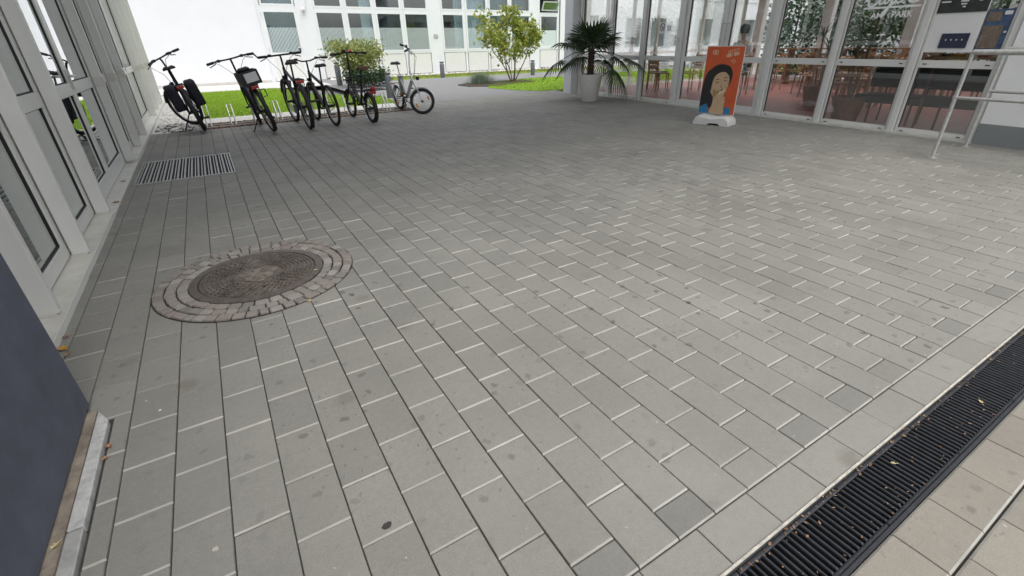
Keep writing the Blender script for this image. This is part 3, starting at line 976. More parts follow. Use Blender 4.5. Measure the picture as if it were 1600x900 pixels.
def text_mesh(body, size):
    cu = bpy.data.curves.new('text_curve', 'FONT')
    cu.body = body
    cu.size = size
    cu.extrude = 0.0008
    cu.offset = 0.0022 if size > 0.08 else 0.0
    cu.resolution_u = 3
    to = bpy.data.objects.new('text_temp', cu)
    C.objects.link(to)
    bpy.context.view_layer.update()
    dg = bpy.context.evaluated_depsgraph_get()
    me = bpy.data.meshes.new_from_object(to.evaluated_get(dg))
    bpy.data.objects.remove(to)
    return me
def put_text(body, size, mat, parent, fn, name):
    me = text_mesh(body, size)
    for v in me.vertices:
        v.co = Vector(fn(v.co.x, v.co.y, v.co.z))
    me.materials.clear()
    me.materials.append(M[mat])
    return link(name, me, parent)
put_text('AM', 0.100, 'vinyl', lt, lambda a, b_, c: tx(0.115 + a * 1.05, 1.463 + b_, c + .001), 'capitals')
put_text('PARK', 0.100, 'vinyl', lt, lambda a, b_, c: tx(0.375 + a * 1.05, 1.468 + b_, c + .001), 'capitals')

# no-smoking signs
def smoking_sign(name, label, fn, wd, hg):
    s = thing(name, label, 'sign', (0, 0, 0), group='no smoking signs')
    b = MB(); b.prism([(-wd / 2, -hg / 2), (wd / 2, -hg / 2), (wd / 2, hg / 2), (-wd / 2, hg / 2)], 0, 0.003, fn); b.build('plate', 'paper', s)
    b = MB(); r0 = wd * 0.40
    pts = [(r0 * math.cos(t * math.pi / 12), hg * 0.07 + r0 * math.sin(t * math.pi / 12)) for t in range(25)]
    ribbon(b, pts, wd * 0.085, fn, 0.0032, 0.004); b.build('ring', 'black', s)
    b = MB(); ribbon(b, [(-r0 * 0.7, hg * 0.07 + r0 * 0.7), (r0 * 0.7, hg * 0.07 - r0 * 0.7)], wd * 0.085, fn, 0.0068, 0.0078); b.build('bar', 'black', s)
    b = MB(); ribbon(b, [(-r0 * 0.5, hg * 0.07 - r0 * 0.25), (r0 * 0.45, hg * 0.07 - r0 * 0.05)], wd * 0.07, fn, 0.0052, 0.006); b.build('cigarette', 'black', s)
smoking_sign('no_smoking_sign', 'no smoking sign stuck to the cafe glass left of the doors', lambda a, b_, c: cf(-0.0285 + c, 7.99 - a, 1.475 + b_), 0.16, 0.22)
b = MB(); b.prism([(-0.06, -0.05), (0.06, -0.05), (0.06, 0.05), (-0.06, 0.05)], 0, 0.002, lambda a, b_, c: cf(-0.0285 + c, 7.80 - a, 1.46 + b_))
tag(b.build('paper_notice', 'paper'), 'small pale notice beside the no smoking sign on the cafe glass', 'notice')

# boards seen in the last bay of the cafe
bd = thing('menu_board', 'white menu board with dark inset panels behind the last cafe pane', 'board', (0, 0, 0))
def bf(a, b_, c): return cf(-0.008 + c, 3.135 - a, b_)
b = MB(); b.prism([(0.0, 1.04), (0.545, 1.04), (0.545, 2.2), (0.0, 2.2)], -0.02, 0.0, bf); b.build('panel', 'cafe_wall', bd)
b = MB(); b.prism([(0.175, 1.09), (0.465, 1.09), (0.465, 1.255), (0.175, 1.255)], 0.001, 0.012, bf); b.build('navy_inset', 'board_navy', bd)
for i in range(4):
    b = MB(); c0 = 0.235 + i * 0.056
    b.prism([(c0 - .006, 1.175), (c0 + .006, 1.175), (c0 + .006, 1.190), (c0 - .006, 1.190)], 0.013, 0.014, bf); b.build('mark', 'paper', bd)
b = MB(); b.prism([(0.03, 1.485), (0.54, 1.485), (0.54, 2.0), (0.03, 2.0)], 0.001, 0.010, bf); b.build('dark_inset', 'board_dark', bd)
for (c0, z0, ww) in ((0.10, 1.60, 0.10), (0.29, 1.60, 0.08), (0.29, 1.57, 0.06), (0.30, 1.54, 0.03), (0.45, 1.60, 0.03)):
    b = MB(); b.prism([(c0 - ww / 2, z0), (c0 + ww / 2, z0), (c0 + ww / 2, z0 + .015), (c0 - ww / 2, z0 + .015)], 0.011, 0.012, bf); b.build('mark', 'cafe_wall', bd)
bp = thing('blue_poster', 'blue and brown event poster behind the last cafe pane beside the wall', 'poster', (0, 0, 0))
b = MB(); b.prism([(0.56, 1.06), (0.845, 1.06), (0.845, 1.50), (0.56, 1.50)], -0.02, 0.0, bf); b.build('sheet', 'board_blue', bp)
for (p0, p1, z0, z1, mm) in ((0.57, 0.755, 1.085, 1.33, 'board_brown'), (0.575, 0.70, 1.375, 1.475, 'board_brown'), (0.72, 0.79, 1.44, 1.48, 'paper'), (0.775, 0.80, 1.25, 1.27, 'paper')):
    b = MB(); b.prism([(p0, z0), (p1, z0), (p1, z1), (p0, z1)], 0.001, 0.003, bf); b.build('print_block', mm, bp)
cn = MB()
b = MB(); b.box(-0.42, -0.125, 2.3, 3.12, 0.955, 0.985, cf)
cs = thing('window_counter', 'narrow counter with red trays behind the last cafe pane', 'counter', (0, 0, 0))
b.build('top', 'wood', cs)
for y in (2.36, 3.05):
    b = MB(); b.tube([cf(-0.36, y, 0.013), cf(-0.36, y, 0.954)], 0.015, 6); b.build('leg', 'rust_metal', cs)
for i in range(5):
    b = MB(); y0 = 2.45 + i * 0.13
    b.box(-0.30, -0.16, y0, y0 + 0.10, 0.986, 1.02, cf); b.build('tray', ['reflector_red', 'wood', 'reflector_red', 'saddle_brown', 'poster_cream'][i], cs)

# ------------------------------------------------------------------ cafe furniture
def bevbox(x0, x1, y0, y1, z0, z1, name, mat, par, bv=0.008):
    b = MB(); b.box(x0, x1, y0, y1, z0, z1); return b.build(name, mat, par, bevel=bv)
FL = 0.012
def make_chair():
    t_ = thing('cafe_chair', 'light wooden cafe chair standing on the red floor', 'chair', (0, 0, FL), group='wooden cafe chairs')
    bevbox(-0.2, 0.2, -0.2, 0.2, 0.43, 0.455, 'seat', 'wood', t_)
    for sx in (-1, 1):
        b = MB(); b.tube([(0.185, sx * 0.18, 0), (0.17, sx * 0.175, 0.43)], 0.016, 6); b.build('leg', 'wood', t_)
        b = MB(); b.tube([(-0.20, sx * 0.18, 0), (-0.18, sx * 0.18, 0.45), (-0.23, sx * 0.18, 0.86)], 0.016, 6); b.build('leg', 'wood', t_)
    for z in (0.58, 0.70, 0.82):
        b = MB(); dx = -0.19 - (z - 0.45) * 0.11
        b.box(dx - 0.009, dx + 0.009, -0.165, 0.165, z - 0.03, z + 0.03); b.build('back_slat', 'wood', t_)
    return t_
def make_table():
    t_ = thing('cafe_table', 'square wooden cafe table on the red floor', 'table', (0, 0, FL), group='wooden cafe tables')
    bevbox(-0.38, 0.38, -0.38, 0.38, 0.71, 0.74, 'tabletop', 'wood', t_)
    for sx in (-1, 1):
        for sy in (-1, 1):
            b = MB(); b.tube([(sx * 0.33, sy * 0.33, 0), (sx * 0.33, sy * 0.33, 0.71)], 0.024, 6); b.build('leg', 'wood', t_)
    return t_
ch0, tb0 = make_chair(), make_table()
tabs = [(10.9, 5.0), (12.6, 4.4), (12.3, 6.2), (13.9, 7.0), (12.6, 8.4), (11.0, 9.6), (14.0, 5.2)]
tabw = ['nearest the right hand glass', 'behind the black bench', 'in the middle of the room', 'by the lattice shelf', 'beyond the seated person', 'near the palm corner', 'farthest back at the rear window']
first = True
rng = random.Random(5)
for (tx_, ty_), where in zip(tabs, tabw):
    o = tb0 if first else copy_tree(tb0)
    o['label'] = 'square wooden cafe table ' + where
    o.location = (tx_, ty_, FL); o.rotation_euler = (0, 0, rng.uniform(-.1, .1))
    for k in range(4):
        a = k * math.pi / 2 + rng.uniform(-0.2, 0.2)
        c_ = ch0 if first and k == 0 else copy_tree(ch0)
        c_['label'] = 'wooden chair at the cafe table ' + where
        c_.location = (tx_ + 0.55 * math.cos(a), ty_ + 0.55 * math.sin(a), FL)
        c_.rotation_euler = (0, 0, a + math.pi)
    first = False
sf = thing('black_bench', 'long black upholstered bench with backrest behind the right cafe panes', 'bench', (9.02, 3.2, FL))
bevbox(-0.24, 0.24, -0.92, 0.80, 0.31, 0.425, 'seat', 'sofa', sf, 0.02)
bevbox(0.24, 0.34, -0.92, 0.85, 0.50, 0.79, 'backrest', 'sofa', sf, 0.03)
for y in (-0.75, -0.30, 0.05, 0.60):
    b = MB(); b.tube([(-0.1, y, 0), (-0.1, y, 0.31)], 0.016, 6); b.build('leg', 'rust_metal', sf)
    b = MB(); b.tube([(0.27, y, 0), (0.29, y, 0.52)], 0.014, 6); b.build('leg', 'rust_metal', sf)
# tall shelving unit far back
su = thing('wooden_shelf', 'wooden lattice shelf unit against the rear of the cafe', 'shelf', (14.6, 7.6, FL))
for i in range(6):
    bevbox(-0.15, 0.15, -1.8 + i * 0.7, -1.76 + i * 0.7, 0, 0.92, 'upright', 'wood', su, 0.002)
for z in (0.05, 0.35, 0.65, 0.9):
    bevbox(-0.151, 0.151, -1.81, 1.75, z, z + 0.03, 'shelf_board', 'wood', su, 0.002)
# dracaena plants behind the glass
def dracaena(name, label, x_, y_, hgt, seed):
    t_ = thing(name, label, 'plant', (x_, y_, FL), group='cafe pot plants')
    rg = random.Random(seed)
    b = MB(); b.lathe([(0.17, 0), (0.24, 0.36), (0.25, 0.38), (0.21, 0.38), (0.20, 0.33)], 20); b.build('pot', 'pot_brown', t_, smooth=True)
    b = MB(); tops = []
    for k in range(3):
        a = k * 2.1 + rg.random(); hh = hgt * (0.65 + 0.17 * k)
        top = (0.13 * math.cos(a), 0.13 * math.sin(a), hh); tops.append(top)
        b.tube([(0.04 * math.cos(a), 0.04 * math.sin(a), 0.3), (0.1 * math.cos(a), 0.1 * math.sin(a), hh * 0.6), top], 0.016, 6)
    b.build('trunk', 'bark', t_)
    b = MB()
    for top in tops:
        for j in range(30):
            a = rg.uniform(0, 6.28); el = rg.uniform(-0.3, 1.3); L = rg.uniform(0.28, 0.42)
            d = Vector((math.cos(a) * math.cos(el), math.sin(a) * math.cos(el), math.sin(el)))
            p0 = Vector(top); p1 = p0 + d * L * 0.5; p2 = p0 + d * L + Vector((0, 0, -0.10))
            s_ = d.cross(Vector((0, 0, 1))).normalized() * 0.011
            b.add([p0 - s_ * .6, p0 + s_ * .6, p1 - s_, p1 + s_, p2], [(0, 1, 3, 2), (2, 3, 4)])
    tag(b.build('crown', 'dracaena', t_, recalc=False), kind='stuff')
dracaena('dracaena_plant', 'tall spiky dracaena in a brown pot behind the lettered cafe pane', 8.75, 4.05, 1.45, 2)
dracaena('dracaena_plant', 'spiky dracaena farther inside the cafe, seen left of the lettering', 10.2, 5.35, 1.5, 3)
b = MB(); b.box(15.2, 15.24, 4.9, 5.5, 0.9, 2.3)
yb = b.build('yellow_blind', 'yellow_blind'); tag(yb, 'pale yellow blind hanging at the rear cafe window', 'blind')

# hedge outside the rear cafe windows
hg = thing('hedge', 'tall dark green hedge seen through the cafe rear windows', 'hedge', (18.6, 4.0, -0.1))
for k in range(9):
    b = MB(); b.tube([(0, -7.0 + k * 1.75, 0), (0.05, -6.95 + k * 1.75, 2.4)], [0.05, 0.02], 6)
    b.build('stem', 'bark', hg, recalc=False)
b = MB(); rg = random.Random(77)
for i in range(22000):
    p = Vector((rg.gauss(0, 0.42), rg.uniform(-8.0, 8.0), rg.uniform(0.05, 2.75 + 0.15 * math.sin(i))))
    d = Vector((rg.gauss(-0.4, 0.8), rg.gauss(0, 0.8), rg.gauss(0.2, 0.6))).normalized()
    s_ = d.cross(Vector((rg.uniform(-1, 1), rg.uniform(-1, 1), 1)));  s_ = s_.normalized() * 0.045
    b.add([p, p + d * 0.07 - s_, p + d * 0.14, p + d * 0.07 + s_], [(0, 1, 2), (0, 2, 3)])
tag(b.build('foliage', 'leaf_dark', hg, recalc=False), kind='stuff')

# person seated inside the cafe
def skin_figure(name, joints, edges, mat, parent, sub=2):
    me = bpy.data.meshes.new(name)
    me.from_pydata([j[0] for j in joints], edges, [])
    o = bpy.data.objects.new(name, me)
    C.objects.link(o)
    o.modifiers.new('skin', 'SKIN')
    for i, j in enumerate(joints):
        sv = me.skin_vertices[0].data[i]
        sv.radius = j[1] if isinstance(j[1], tuple) else (j[1], j[1])
        sv.use_root = (i == 0)
    sb = o.modifiers.new('sub', 'SUBSURF'); sb.levels = sub; sb.render_levels = sub
    bpy.context.view_layer.update()
    dg = bpy.context.evaluated_depsgraph_get()
    m2 = bpy.data.meshes.new_from_object(o.evaluated_get(dg))
    bpy.data.objects.remove(o)
    m2.materials.clear(); m2.materials.append(M[mat])
    m2.shade_smooth()
    return link(name, m2, parent)
pe = thing('person', 'person in a white top with dark hair sitting inside the cafe', 'person', (11.05, 7.70, FL), R(195))
J = [((0, 0, .62), (.15, .12)), ((0.03, 0, .82), (.14, .11)), ((0.07, 0, 1.05), (.16, .11)), ((0.10, 0, 1.18), (.055, .055)), ((0.12, 0, 1.28), (.05, .05)),
     ((0.14, 0, 1.36), (.085, .075)), ((0.15, 0, 1.44), (.075, .07)),
     ((0.08, .17, 1.10), .055), ((0.16, .22, .88), .043), ((0.38, .12, .84), .033), ((0.46, .10, .84), (.035, .018)),
     ((0.08, -.17, 1.10), .055), ((0.16, -.22, .88), .043), ((0.38, -.12, .84), .033), ((0.46, -.10, .84), (.035, .018)),
     ((0.10, .10, .56), .085), ((0.44, .12, .54), .065), ((0.42, .12, .10), .045), ((0.52, .12, .04), .035),
     ((0.10, -.10, .56), .085), ((0.44, -.12, .54), .065), ((0.42, -.12, .10), .045), ((0.52, -.12, .04), .035)]
Ed = [(0, 1), (1, 2), (2, 3), (3, 4), (4, 5), (5, 6), (2, 7), (7, 8), (8, 9), (9, 10), (2, 11), (11, 12), (12, 13), (13, 14), (0, 15), (15, 16), (16, 17), (17, 18), (0, 19), (19, 20), (20, 21), (21, 22)]
body = skin_figure('body', J, Ed, 'skin', pe)
shirt = skin_figure('white_top', [(p, (tuple(r_ * 1.12 for r_ in q) if isinstance(q, tuple) else q * 1.2)) for p, q in (J[0], J[1], J[2], J[7], J[8], J[11], J[12])], [(0, 1), (1, 2), (2, 3), (3, 4), (2, 5), (5, 6)], 'shirt', pe)
trs = skin_figure('trousers', [(p, (tuple(r_ * 1.1 for r_ in q) if isinstance(q, tuple) else q * 1.15)) for p, q in (J[0], J[15], J[16], J[17], J[19], J[20], J[21])], [(0, 1), (1, 2), (2, 3), (0, 4), (4, 5), (5, 6)], 'trousers', pe)
b = MB(); b.lathe([(0.02, -0.12), (0.09, -0.08), (0.108, 0.0), (0.095, 0.07), (0.05, 0.105), (0.01, 0.112)], 18, (0.115, 0, 1.41)); b.build('hair', 'hair', pe, smooth='all')
cq = copy_tree(ch0); cq.location = (11.05, 7.70, FL); cq.rotation_euler = (0, 0, R(195))
cq.scale = (1, 1, 1.17); cq['label'] = 'wooden cafe chair under the seated person in white'

# ================================================================== RAMP HANDRAILS (right edge)
def handrail(x_, label, ys):
    t_ = thing('handrail', label, 'handrail', (x_, 2.15, 0), group='ramp handrails')
    for y in ys:
        b = MB(); b.tube([(0, y, 0.004), (0, y, 1.075)], 0.019, 12); b.build('post', 'galv', t_, smooth=True)
        b = MB(); b.lathe([(0.045, 0), (0.045, 0.006), (0.022, 0.008)], 16, (0, y, 0.002)); b.build('foot_plate', 'galv_dull', t_)
    for z, r_ in ((1.085, 0.026), (0.645, 0.017)):
        y0 = 0.0 if z > 1 else 0.02
        b = MB(); b.tube([(0, y0, z), (0, -3.6, z)], r_, 12); b.build('rail', 'galv_dull', t_, smooth=True)
handrail(6.92, 'free-standing tubular steel handrail nearer the camera at the right edge', (0.0, -1.7, -3.4))
handrail(7.90, 'tubular steel handrail beside the grey and white wall', (0.02, -1.7, -3.4))

# ================================================================== PALM
pl = thing('potted_palm', 'fan palm in a tapered white planter at the cafe corner', 'palm', (7.72, 9.22, 0))
b = MB(); b.lathe([(0.165, 0.0), (0.185, 0.02), (0.262, 0.46), (0.285, 0.54), (0.292, 0.575), (0.285, 0.585), (0.262, 0.585), (0.25, 0.53)], 28, wob=lambda t_, z: 1 + (0.010 * math.sin(14 * t_ + 40 * z) * math.sin(55 * z) if z > 0.03 else 0))
pt = b.build('planter', 'pot', pl, smooth=True)
b = MB(); b.lathe([(0.248, 0.50), (0.248, 0.535), (0.1, 0.55)], 24); b.build('soil', 'soil', pt)
rng = random.Random(21)
tk = MB()
pr_ = [(0.075, 0.53)]
z = 0.55
while z < 1.06:
    pr_ += [(0.085 + rng.uniform(-.008, .012), z), (0.066 + rng.uniform(-.006, .006), z + 0.03)]
    z += 0.05
pr_.append((0.03, 1.12))
tk.lathe(pr_, 14, wob=lambda t_, z: 1 + 0.12 * math.sin(5 * t_ + z * 60)); tk.build('trunk', 'palm_trunk', pl)
def fan_leaf(az, el, L, size, droop, seed):
    rg = random.Random(seed)
    d = Vector((math.cos(az) * math.cos(el), math.sin(az) * math.cos(el), math.sin(el)))
    base = Vector((0.02 * math.cos(az), 0.02 * math.sin(az), 1.06))
    tip = base + d * L + Vector((0, 0, -droop * L * 0.35))
    midp = base + d * L * 0.5 + Vector((0, 0, -droop * L * 0.06))
    b = MB()
    b.tube([base, midp, tip], [0.012, 0.009, 0.006], 5)
    fwd = (tip - midp).normalized()
    side = fwd.cross(Vector((0, 0, 1)))
    if side.length < 0.05: side = Vector((1, 0, 0))
    side.normalize()
    nrm = side.cross(fwd).normalized()
    n = 26
    for i in range(n):
        a = (i / (n - 1) - 0.5) * R(270)
        dr_ = fwd * math.cos(a) + side * math.sin(a)
        ln = size * (0.80 + 0.25 * math.cos(a * 0.6)) * rg.uniform(0.92, 1.06)
        wv = (-fwd * math.sin(a) + side * math.cos(a)) * 0.5 * ln * R(270) / n * 0.58
        pts = []
        for k, (tt, ww) in enumerate(((0.04, 0.10), (0.35, 0.55), (0.60, 0.75), (0.85, 0.40), (1.0, 0.05))):
            c = tip + dr_ * (ln * tt) + Vector((0, 0, -(droop * 0.5 + 0.10 + rg.uniform(0, .04)) * ln * tt ** 2.4))
            lift = nrm * 0.010 * ww
            pts += [c - wv * ww + lift, c - lift * 0.6, c + wv * ww + lift]
        fs = []
        for k in range(4):
            o_ = k * 3
            fs += [(o_, o_ + 1, o_ + 4, o_ + 3), (o_ + 1, o_ + 2, o_ + 5, o_ + 4)]
        b.add(pts, fs)
    return b
VIEW = math.atan2(-9.22, -7.72)          # towards the camera
spec = []
for k in range(7): spec.append((VIEW + k * 0.9 + 0.2, R(62 + 10 * (k % 2)), 0.26 + 0.05 * (k % 3), 0.48, 0.05))
for k in range(8): spec.append((VIEW + k * 0.785 + 0.1, R(26 + 9 * (k % 3)), 0.40 + 0.05 * (k % 2), 0.42, 0.35))
for k in (1, 2, 3, 4): spec.append((VIEW + k * 1.05 + 0.5, R(-6 + 10 * (k % 2)), 0.50 + 0.06 * (k % 2), 0.36, 0.95))
# the two long drooping fronds on the right and one on the left
spec += [(VIEW + R(88), R(-2), 0.86, 0.40, 0.55), (VIEW + R(62), R(-14), 0.62, 0.44, 1.3), (VIEW - R(95), R(2), 0.74, 0.42, 0.9), (VIEW - R(80), R(30), 0.60, 0.42, 0.6)]
for i, s_ in enumerate(spec):
    fan_leaf(*s_, 100 + i).build('fan_leaf', 'palm', pl, recalc=False)

# ================================================================== POSTER STAND
ps = thing('poster_stand', 'orange-red poster stand with a woman eating, on a white plastic foot', 'poster stand', (7.10, 5.24, 0), R(13))
# local: y = along board (viewer's right is -y), x = outwards is -x
def pf(a, b_, c): return (-c - 0.018, -a, b_)
PWD, PZ0, PZ1 = 0.60, 0.16, 1.16
b = MB(); b.prism([(-PWD / 2, PZ0), (PWD / 2, PZ0), (PWD / 2, PZ1 - 0.02), (PWD / 2 - 0.02, PZ1), (-PWD / 2 + 0.02, PZ1), (-PWD / 2, PZ1 - 0.02)], -0.012, 0.0, pf)
board = b.build('board', 'foot_white', ps, bevel=0.002)
def flat(name, poly, mat, lvl):
    q = [(-PWD / 2 + 0.008 + a * (PWD - 0.016), PZ0 + 0.004 + b_ * (PZ1 - PZ0 - 0.014)) for a, b_ in poly]
    b = MB(); b.prism(q, 0.0003 * lvl, 0.0003 * lvl + 0.0002, pf)
    return b.build(name, mat, board)
flat('poster_sheet', [(0, 0), (1, 0), (1, 1), (0, 1)], 'poster_red', 1)
hair = cubic([(0.0, 0.07), (0.0, 0.32), (0.04, 0.52), (0.10, 0.62), (0.22, 0.69), (0.36, 0.74), (0.55, 0.745), (0.71, 0.71), (0.79, 0.63), (0.80, 0.54), (0.76, 0.46), (0.70, 0.40), (0.62, 0.16), (0.42, 0.10), (0.2, 0.08)], 4)
flat('printed_hair', hair, 'black', 2)
flat('printed_neck', [(0.30, 0.0), (0.66, 0.0), (0.62, 0.14), (0.56, 0.26), (0.37, 0.30), (0.36, 0.14)], 'poster_skin', 3)
flat('printed_shirt', [(0.0, 0.0), (0.31, 0.0), (0.27, 0.09), (0.19, 0.15), (0.0, 0.085)], 'poster_blue', 4)
flat('printed_shirt', [(0.71, 0.0), (0.90, 0.0), (0.90, 0.10), (0.73, 0.12)], 'poster_blue', 4)
flat('printed_face', cubic([(0.27, 0.33), (0.27, 0.40), (0.30, 0.53), (0.38, 0.60), (0.52, 0.635), (0.66, 0.615), (0.73, 0.54), (0.73, 0.46), (0.70, 0.38), (0.64, 0.28), (0.54, 0.215), (0.45, 0.20), (0.36, 0.25), (0.27, 0.33)], 4), 'poster_skin', 5)
flat('printed_ear', [(0.25, 0.34), (0.29, 0.30), (0.32, 0.36), (0.29, 0.40)], 'poster_skin', 5)
flat('printed_cheek', cubic([(0.36, 0.25), (0.42, 0.27), (0.42, 0.34), (0.36, 0.38), (0.33, 0.31), (0.36, 0.25)], 3), 'poster_skin2', 6)
flat('printed_fringe', cubic([(0.28, 0.50), (0.33, 0.60), (0.46, 0.635), (0.60, 0.635), (0.72, 0.58), (0.70, 0.67), (0.50, 0.70), (0.31, 0.64), (0.28, 0.50)], 3), 'black', 7)
for (cx, cy, rx) in ((0.405, 0.475, 0.062), (0.625, 0.505, 0.055)):
    flat('printed_eye', [(cx - rx, cy - 0.006), (cx, cy + 0.010), (cx + rx, cy + 0.012), (cx, cy - 0.004)], 'black', 8)
    flat('printed_brow', [(cx - rx * 1.3, cy + 0.030), (cx, cy + 0.056), (cx + rx * 1.2, cy + 0.052), (cx, cy + 0.042)], 'black', 8)
flat('printed_nose', [(0.52, 0.405), (0.55, 0.47), (0.565, 0.405), (0.545, 0.395)], 'poster_skin2', 8)
flat('printed_mouth', [(0.42, 0.345), (0.50, 0.362), (0.54, 0.345), (0.49, 0.292), (0.45, 0.30)], 'poster_skin2', 9)
flat('printed_snack_gap', [(0.53, 0.355), (0.58, 0.385), (0.62, 0.380), (0.58, 0.352)], 'black', 9)
flat('printed_snack', [(0.48, 0.285), (0.62, 0.325), (0.67, 0.365), (0.645, 0.395), (0.60, 0.365), (0.50, 0.335)], 'poster_cream', 10)
for k, (hx0, hy0, hx1, hy1) in enumerate(((0.56, 0.22, 0.66, 0.31), (0.57, 0.17, 0.70, 0.255), (0.56, 0.12, 0.71, 0.20), (0.55, 0.07, 0.70, 0.145))):
    flat('printed_finger', cubic([(hx0, hy0 - 0.02), (hx0 + 0.01, hy0 + 0.02), (hx1 - 0.02, hy1 + 0.01), (hx1, hy1 - 0.02), (hx0 + 0.06, hy0 - 0.02), (hx0, hy0 - 0.02)], 3), 'poster_skin', 11 + 2 * k)
    flat('printed_finger_line', [(hx0 + 0.01, hy0 - 0.028), (hx0 + 0.07, hy0 - 0.024), (hx1, hy1 - 0.024), (hx1 + 0.004, hy1 - 0.032), (hx0 + 0.07, hy0 - 0.035)], 'poster_skin2', 12 + 2 * k)
flat('printed_hand', [(0.50, 0.0), (0.54, 0.08), (0.60, 0.10), (0.69, 0.12), (0.72, 0.04), (0.70, 0.0)], 'poster_skin', 20)
# printed emblem (two rings over a bar) and two slanted lines of lettering
em = MB()
for cx in (-0.175, -0.132):
    ribbon(em, [(cx + 0.020 * math.cos(t * math.pi / 8), 1.075 + 0.020 * math.sin(t * math.pi / 8)) for t in range(17)], 0.009, pf, 0.0012, 0.0014)
ribbon(em, [(-0.19, 1.040), (-0.115, 1.040)], 0.006, pf, 0.0012, 0.0014)
em.build('printed_emblem', 'poster_cream', board)
put_text('JETZT!', 0.062, 'poster_cream', board, lambda a, b_, c: pf(0.045 + a * 0.98, 1.048 + b_ + a * 0.20, 0.0012 + c * 0.1), 'printed_lettering')
lw = MB()
for k, wd_ in enumerate((0.025, 0.022, 0.026, 0.0, 0.024, 0.022, 0.02)):
    if wd_:
        a0 = 0.035 + k * 0.027; s0 = 0.995 + a0 * 0.20
        ribbon(lw, [(a0, s0), (a0, s0 + 0.034), (a0 + wd_ * 0.75, s0 + 0.037), (a0 + wd_ * 0.75, s0 + 0.004), (a0, s0)], 0.008, pf, 0.0012, 0.0014)
lw.build('printed_lettering', 'poster_cream', board)
lw = MB()
for k in range(2):
    ribbon(lw, cubic([(0.105 + 0.03 * k, 0.955 + 0.012 * k), (0.135 + 0.03 * k, 0.945 + 0.012 * k), (0.155 + 0.03 * k, 0.905 + 0.02 * k)], 4), 0.007, pf, 0.0012, 0.0014)
lw.build('printed_stroke', 'poster_cream', board)
# moulded foot
prof = [(-0.30, 0.0), (-0.30, 0.05), (-0.275, 0.11), (-0.22, 0.145), (-0.10, 0.135), (0.0, 0.120), (0.12, 0.138), (0.23, 0.145), (0.285, 0.10), (0.30, 0.04), (0.30, 0.0), (0.17, 0.0), (0.13, 0.03), (-0.02, 0.03), (-0.06, 0.0)]
b = MB()
n = len(prof)
sects = [(-0.16, 0.78), (-0.13, 0.93), (-0.05, 1.0), (0.05, 1.0), (0.13, 0.93), (0.16, 0.78)]
vs, fs = [], []
for (xx, s_) in sects:
    vs += [(xx, -a * (0.9 + 0.1 * s_), b_ * s_ if b_ > 0.035 else b_) for a, b_ in prof]
for i in range(len(sects) - 1):
    for k in range(n):
        q = (k + 1) % n
        fs.append((i * n + k, i * n + q, (i + 1) * n + q, (i + 1) * n + k))
fs += [tuple(range(n)), tuple((len(sects) - 1) * n + k for k in range(n))]
b.add(vs, fs); b.build('foot', 'foot_white', ps, smooth=True)

# ================================================================== COURTYARD GROUND
def sheet(name, poly, z, mat, kind='structure', label=None, cat=None, thick=None):
    b = MB()
    if thick:
        b.prism(poly, z - thick, z)
    else:
        b.add([(x_, y_, z) for x_, y_ in poly], [tuple(range(len(poly)))])
    o = b.build(name, mat, recalc=bool(thick))
    tag(o, label, cat, kind=kind)
    return o
sheet('courtyard_path', [(3.9, 12.0), (30, 12.0), (30, 27), (-8, 27), (-8, 12.0 + 8.0), (3.9, 20.0)], -0.010, 'asphalt')
sheet('pale_walkway', [(-1.3, 20.2), (4.2, 20.2), (4.2, 24.2), (-8, 24.2), (-8, 20.2)], -0.004, 'kerbstone')
sheet('rack_bed', [(-0.25, 10.56), (3.88, 10.56), (3.88, 11.45), (-0.25, 11.45)], -0.018, 'soil')
# pale edging stones in front of the lawn
eg = MB(); eg.box(-0.25, 3.95, 11.45, 12.25, -0.15, -0.006)
eg = tag(eg.build('lawn_edging', 'joint'), kind='structure')
b = MB(); b.slab(0.004, 0.516, 11.454, 12.246, -0.1, 0.004, 0.004, 0.006, 0.005); em_ = b.mesh('edging_slab', 'kerbstone', recalc=False)
for i in range(8):
    link('edging_slab', em_, eg, (-0.25 + i * 0.52, 0, random.uniform(-.001, .001)))
# pebble strip by the left building
pb = MB(); rng = random.Random(9)
for i in range(1500):
    px, py = rng.uniform(-1.0, -0.27), rng.uniform(10.58, 20.0)
    if px < -0.985 - 0.0085 * (py - 3) + 0.02: continue
    s_ = rng.uniform(0.015, 0.045)
    a = rng.uniform(0, 6.28); ca, sa = math.cos(a), math.sin(a)
    sx, sy, sz = s_, s_ * rng.uniform(0.6, 0.9), s_ * rng.uniform(0.35, 0.6)
    vs = []
    for (ux, uy, uz) in ((1, 0, 0), (0, 1, 0), (-1, 0, 0), (0, -1, 0), (0, 0, 1), (0.6, 0.6, 0.6), (-0.6, 0.6, 0.6), (-0.6, -0.6, 0.6), (0.6, -0.6, 0.6)):
        vs.append((px + ca * ux * sx - sa * uy * sy, py + sa * ux * sx + ca * uy * sy, -0.005 + uz * sz))
    fs = [(0, 5, 8), (0, 1, 5), (1, 6, 5), (1, 2, 6), (2, 7, 6), (2, 3, 7), (3, 8, 7), (3, 0, 8), (5, 6, 4), (6, 7, 4), (7, 8, 4), (8, 5, 4)]
    pb.add(vs, fs)
tag(pb.build('pebbles', 'pebble', recalc=False), 'strip of white pebbles beside the left building', 'pebbles', kind='stuff')
sheet('pebble_bed', [(-1.3, 10.56), (-0.255, 10.56), (-0.255, 20.19), (-1.3, 20.19)], -0.014, 'kerbstone')

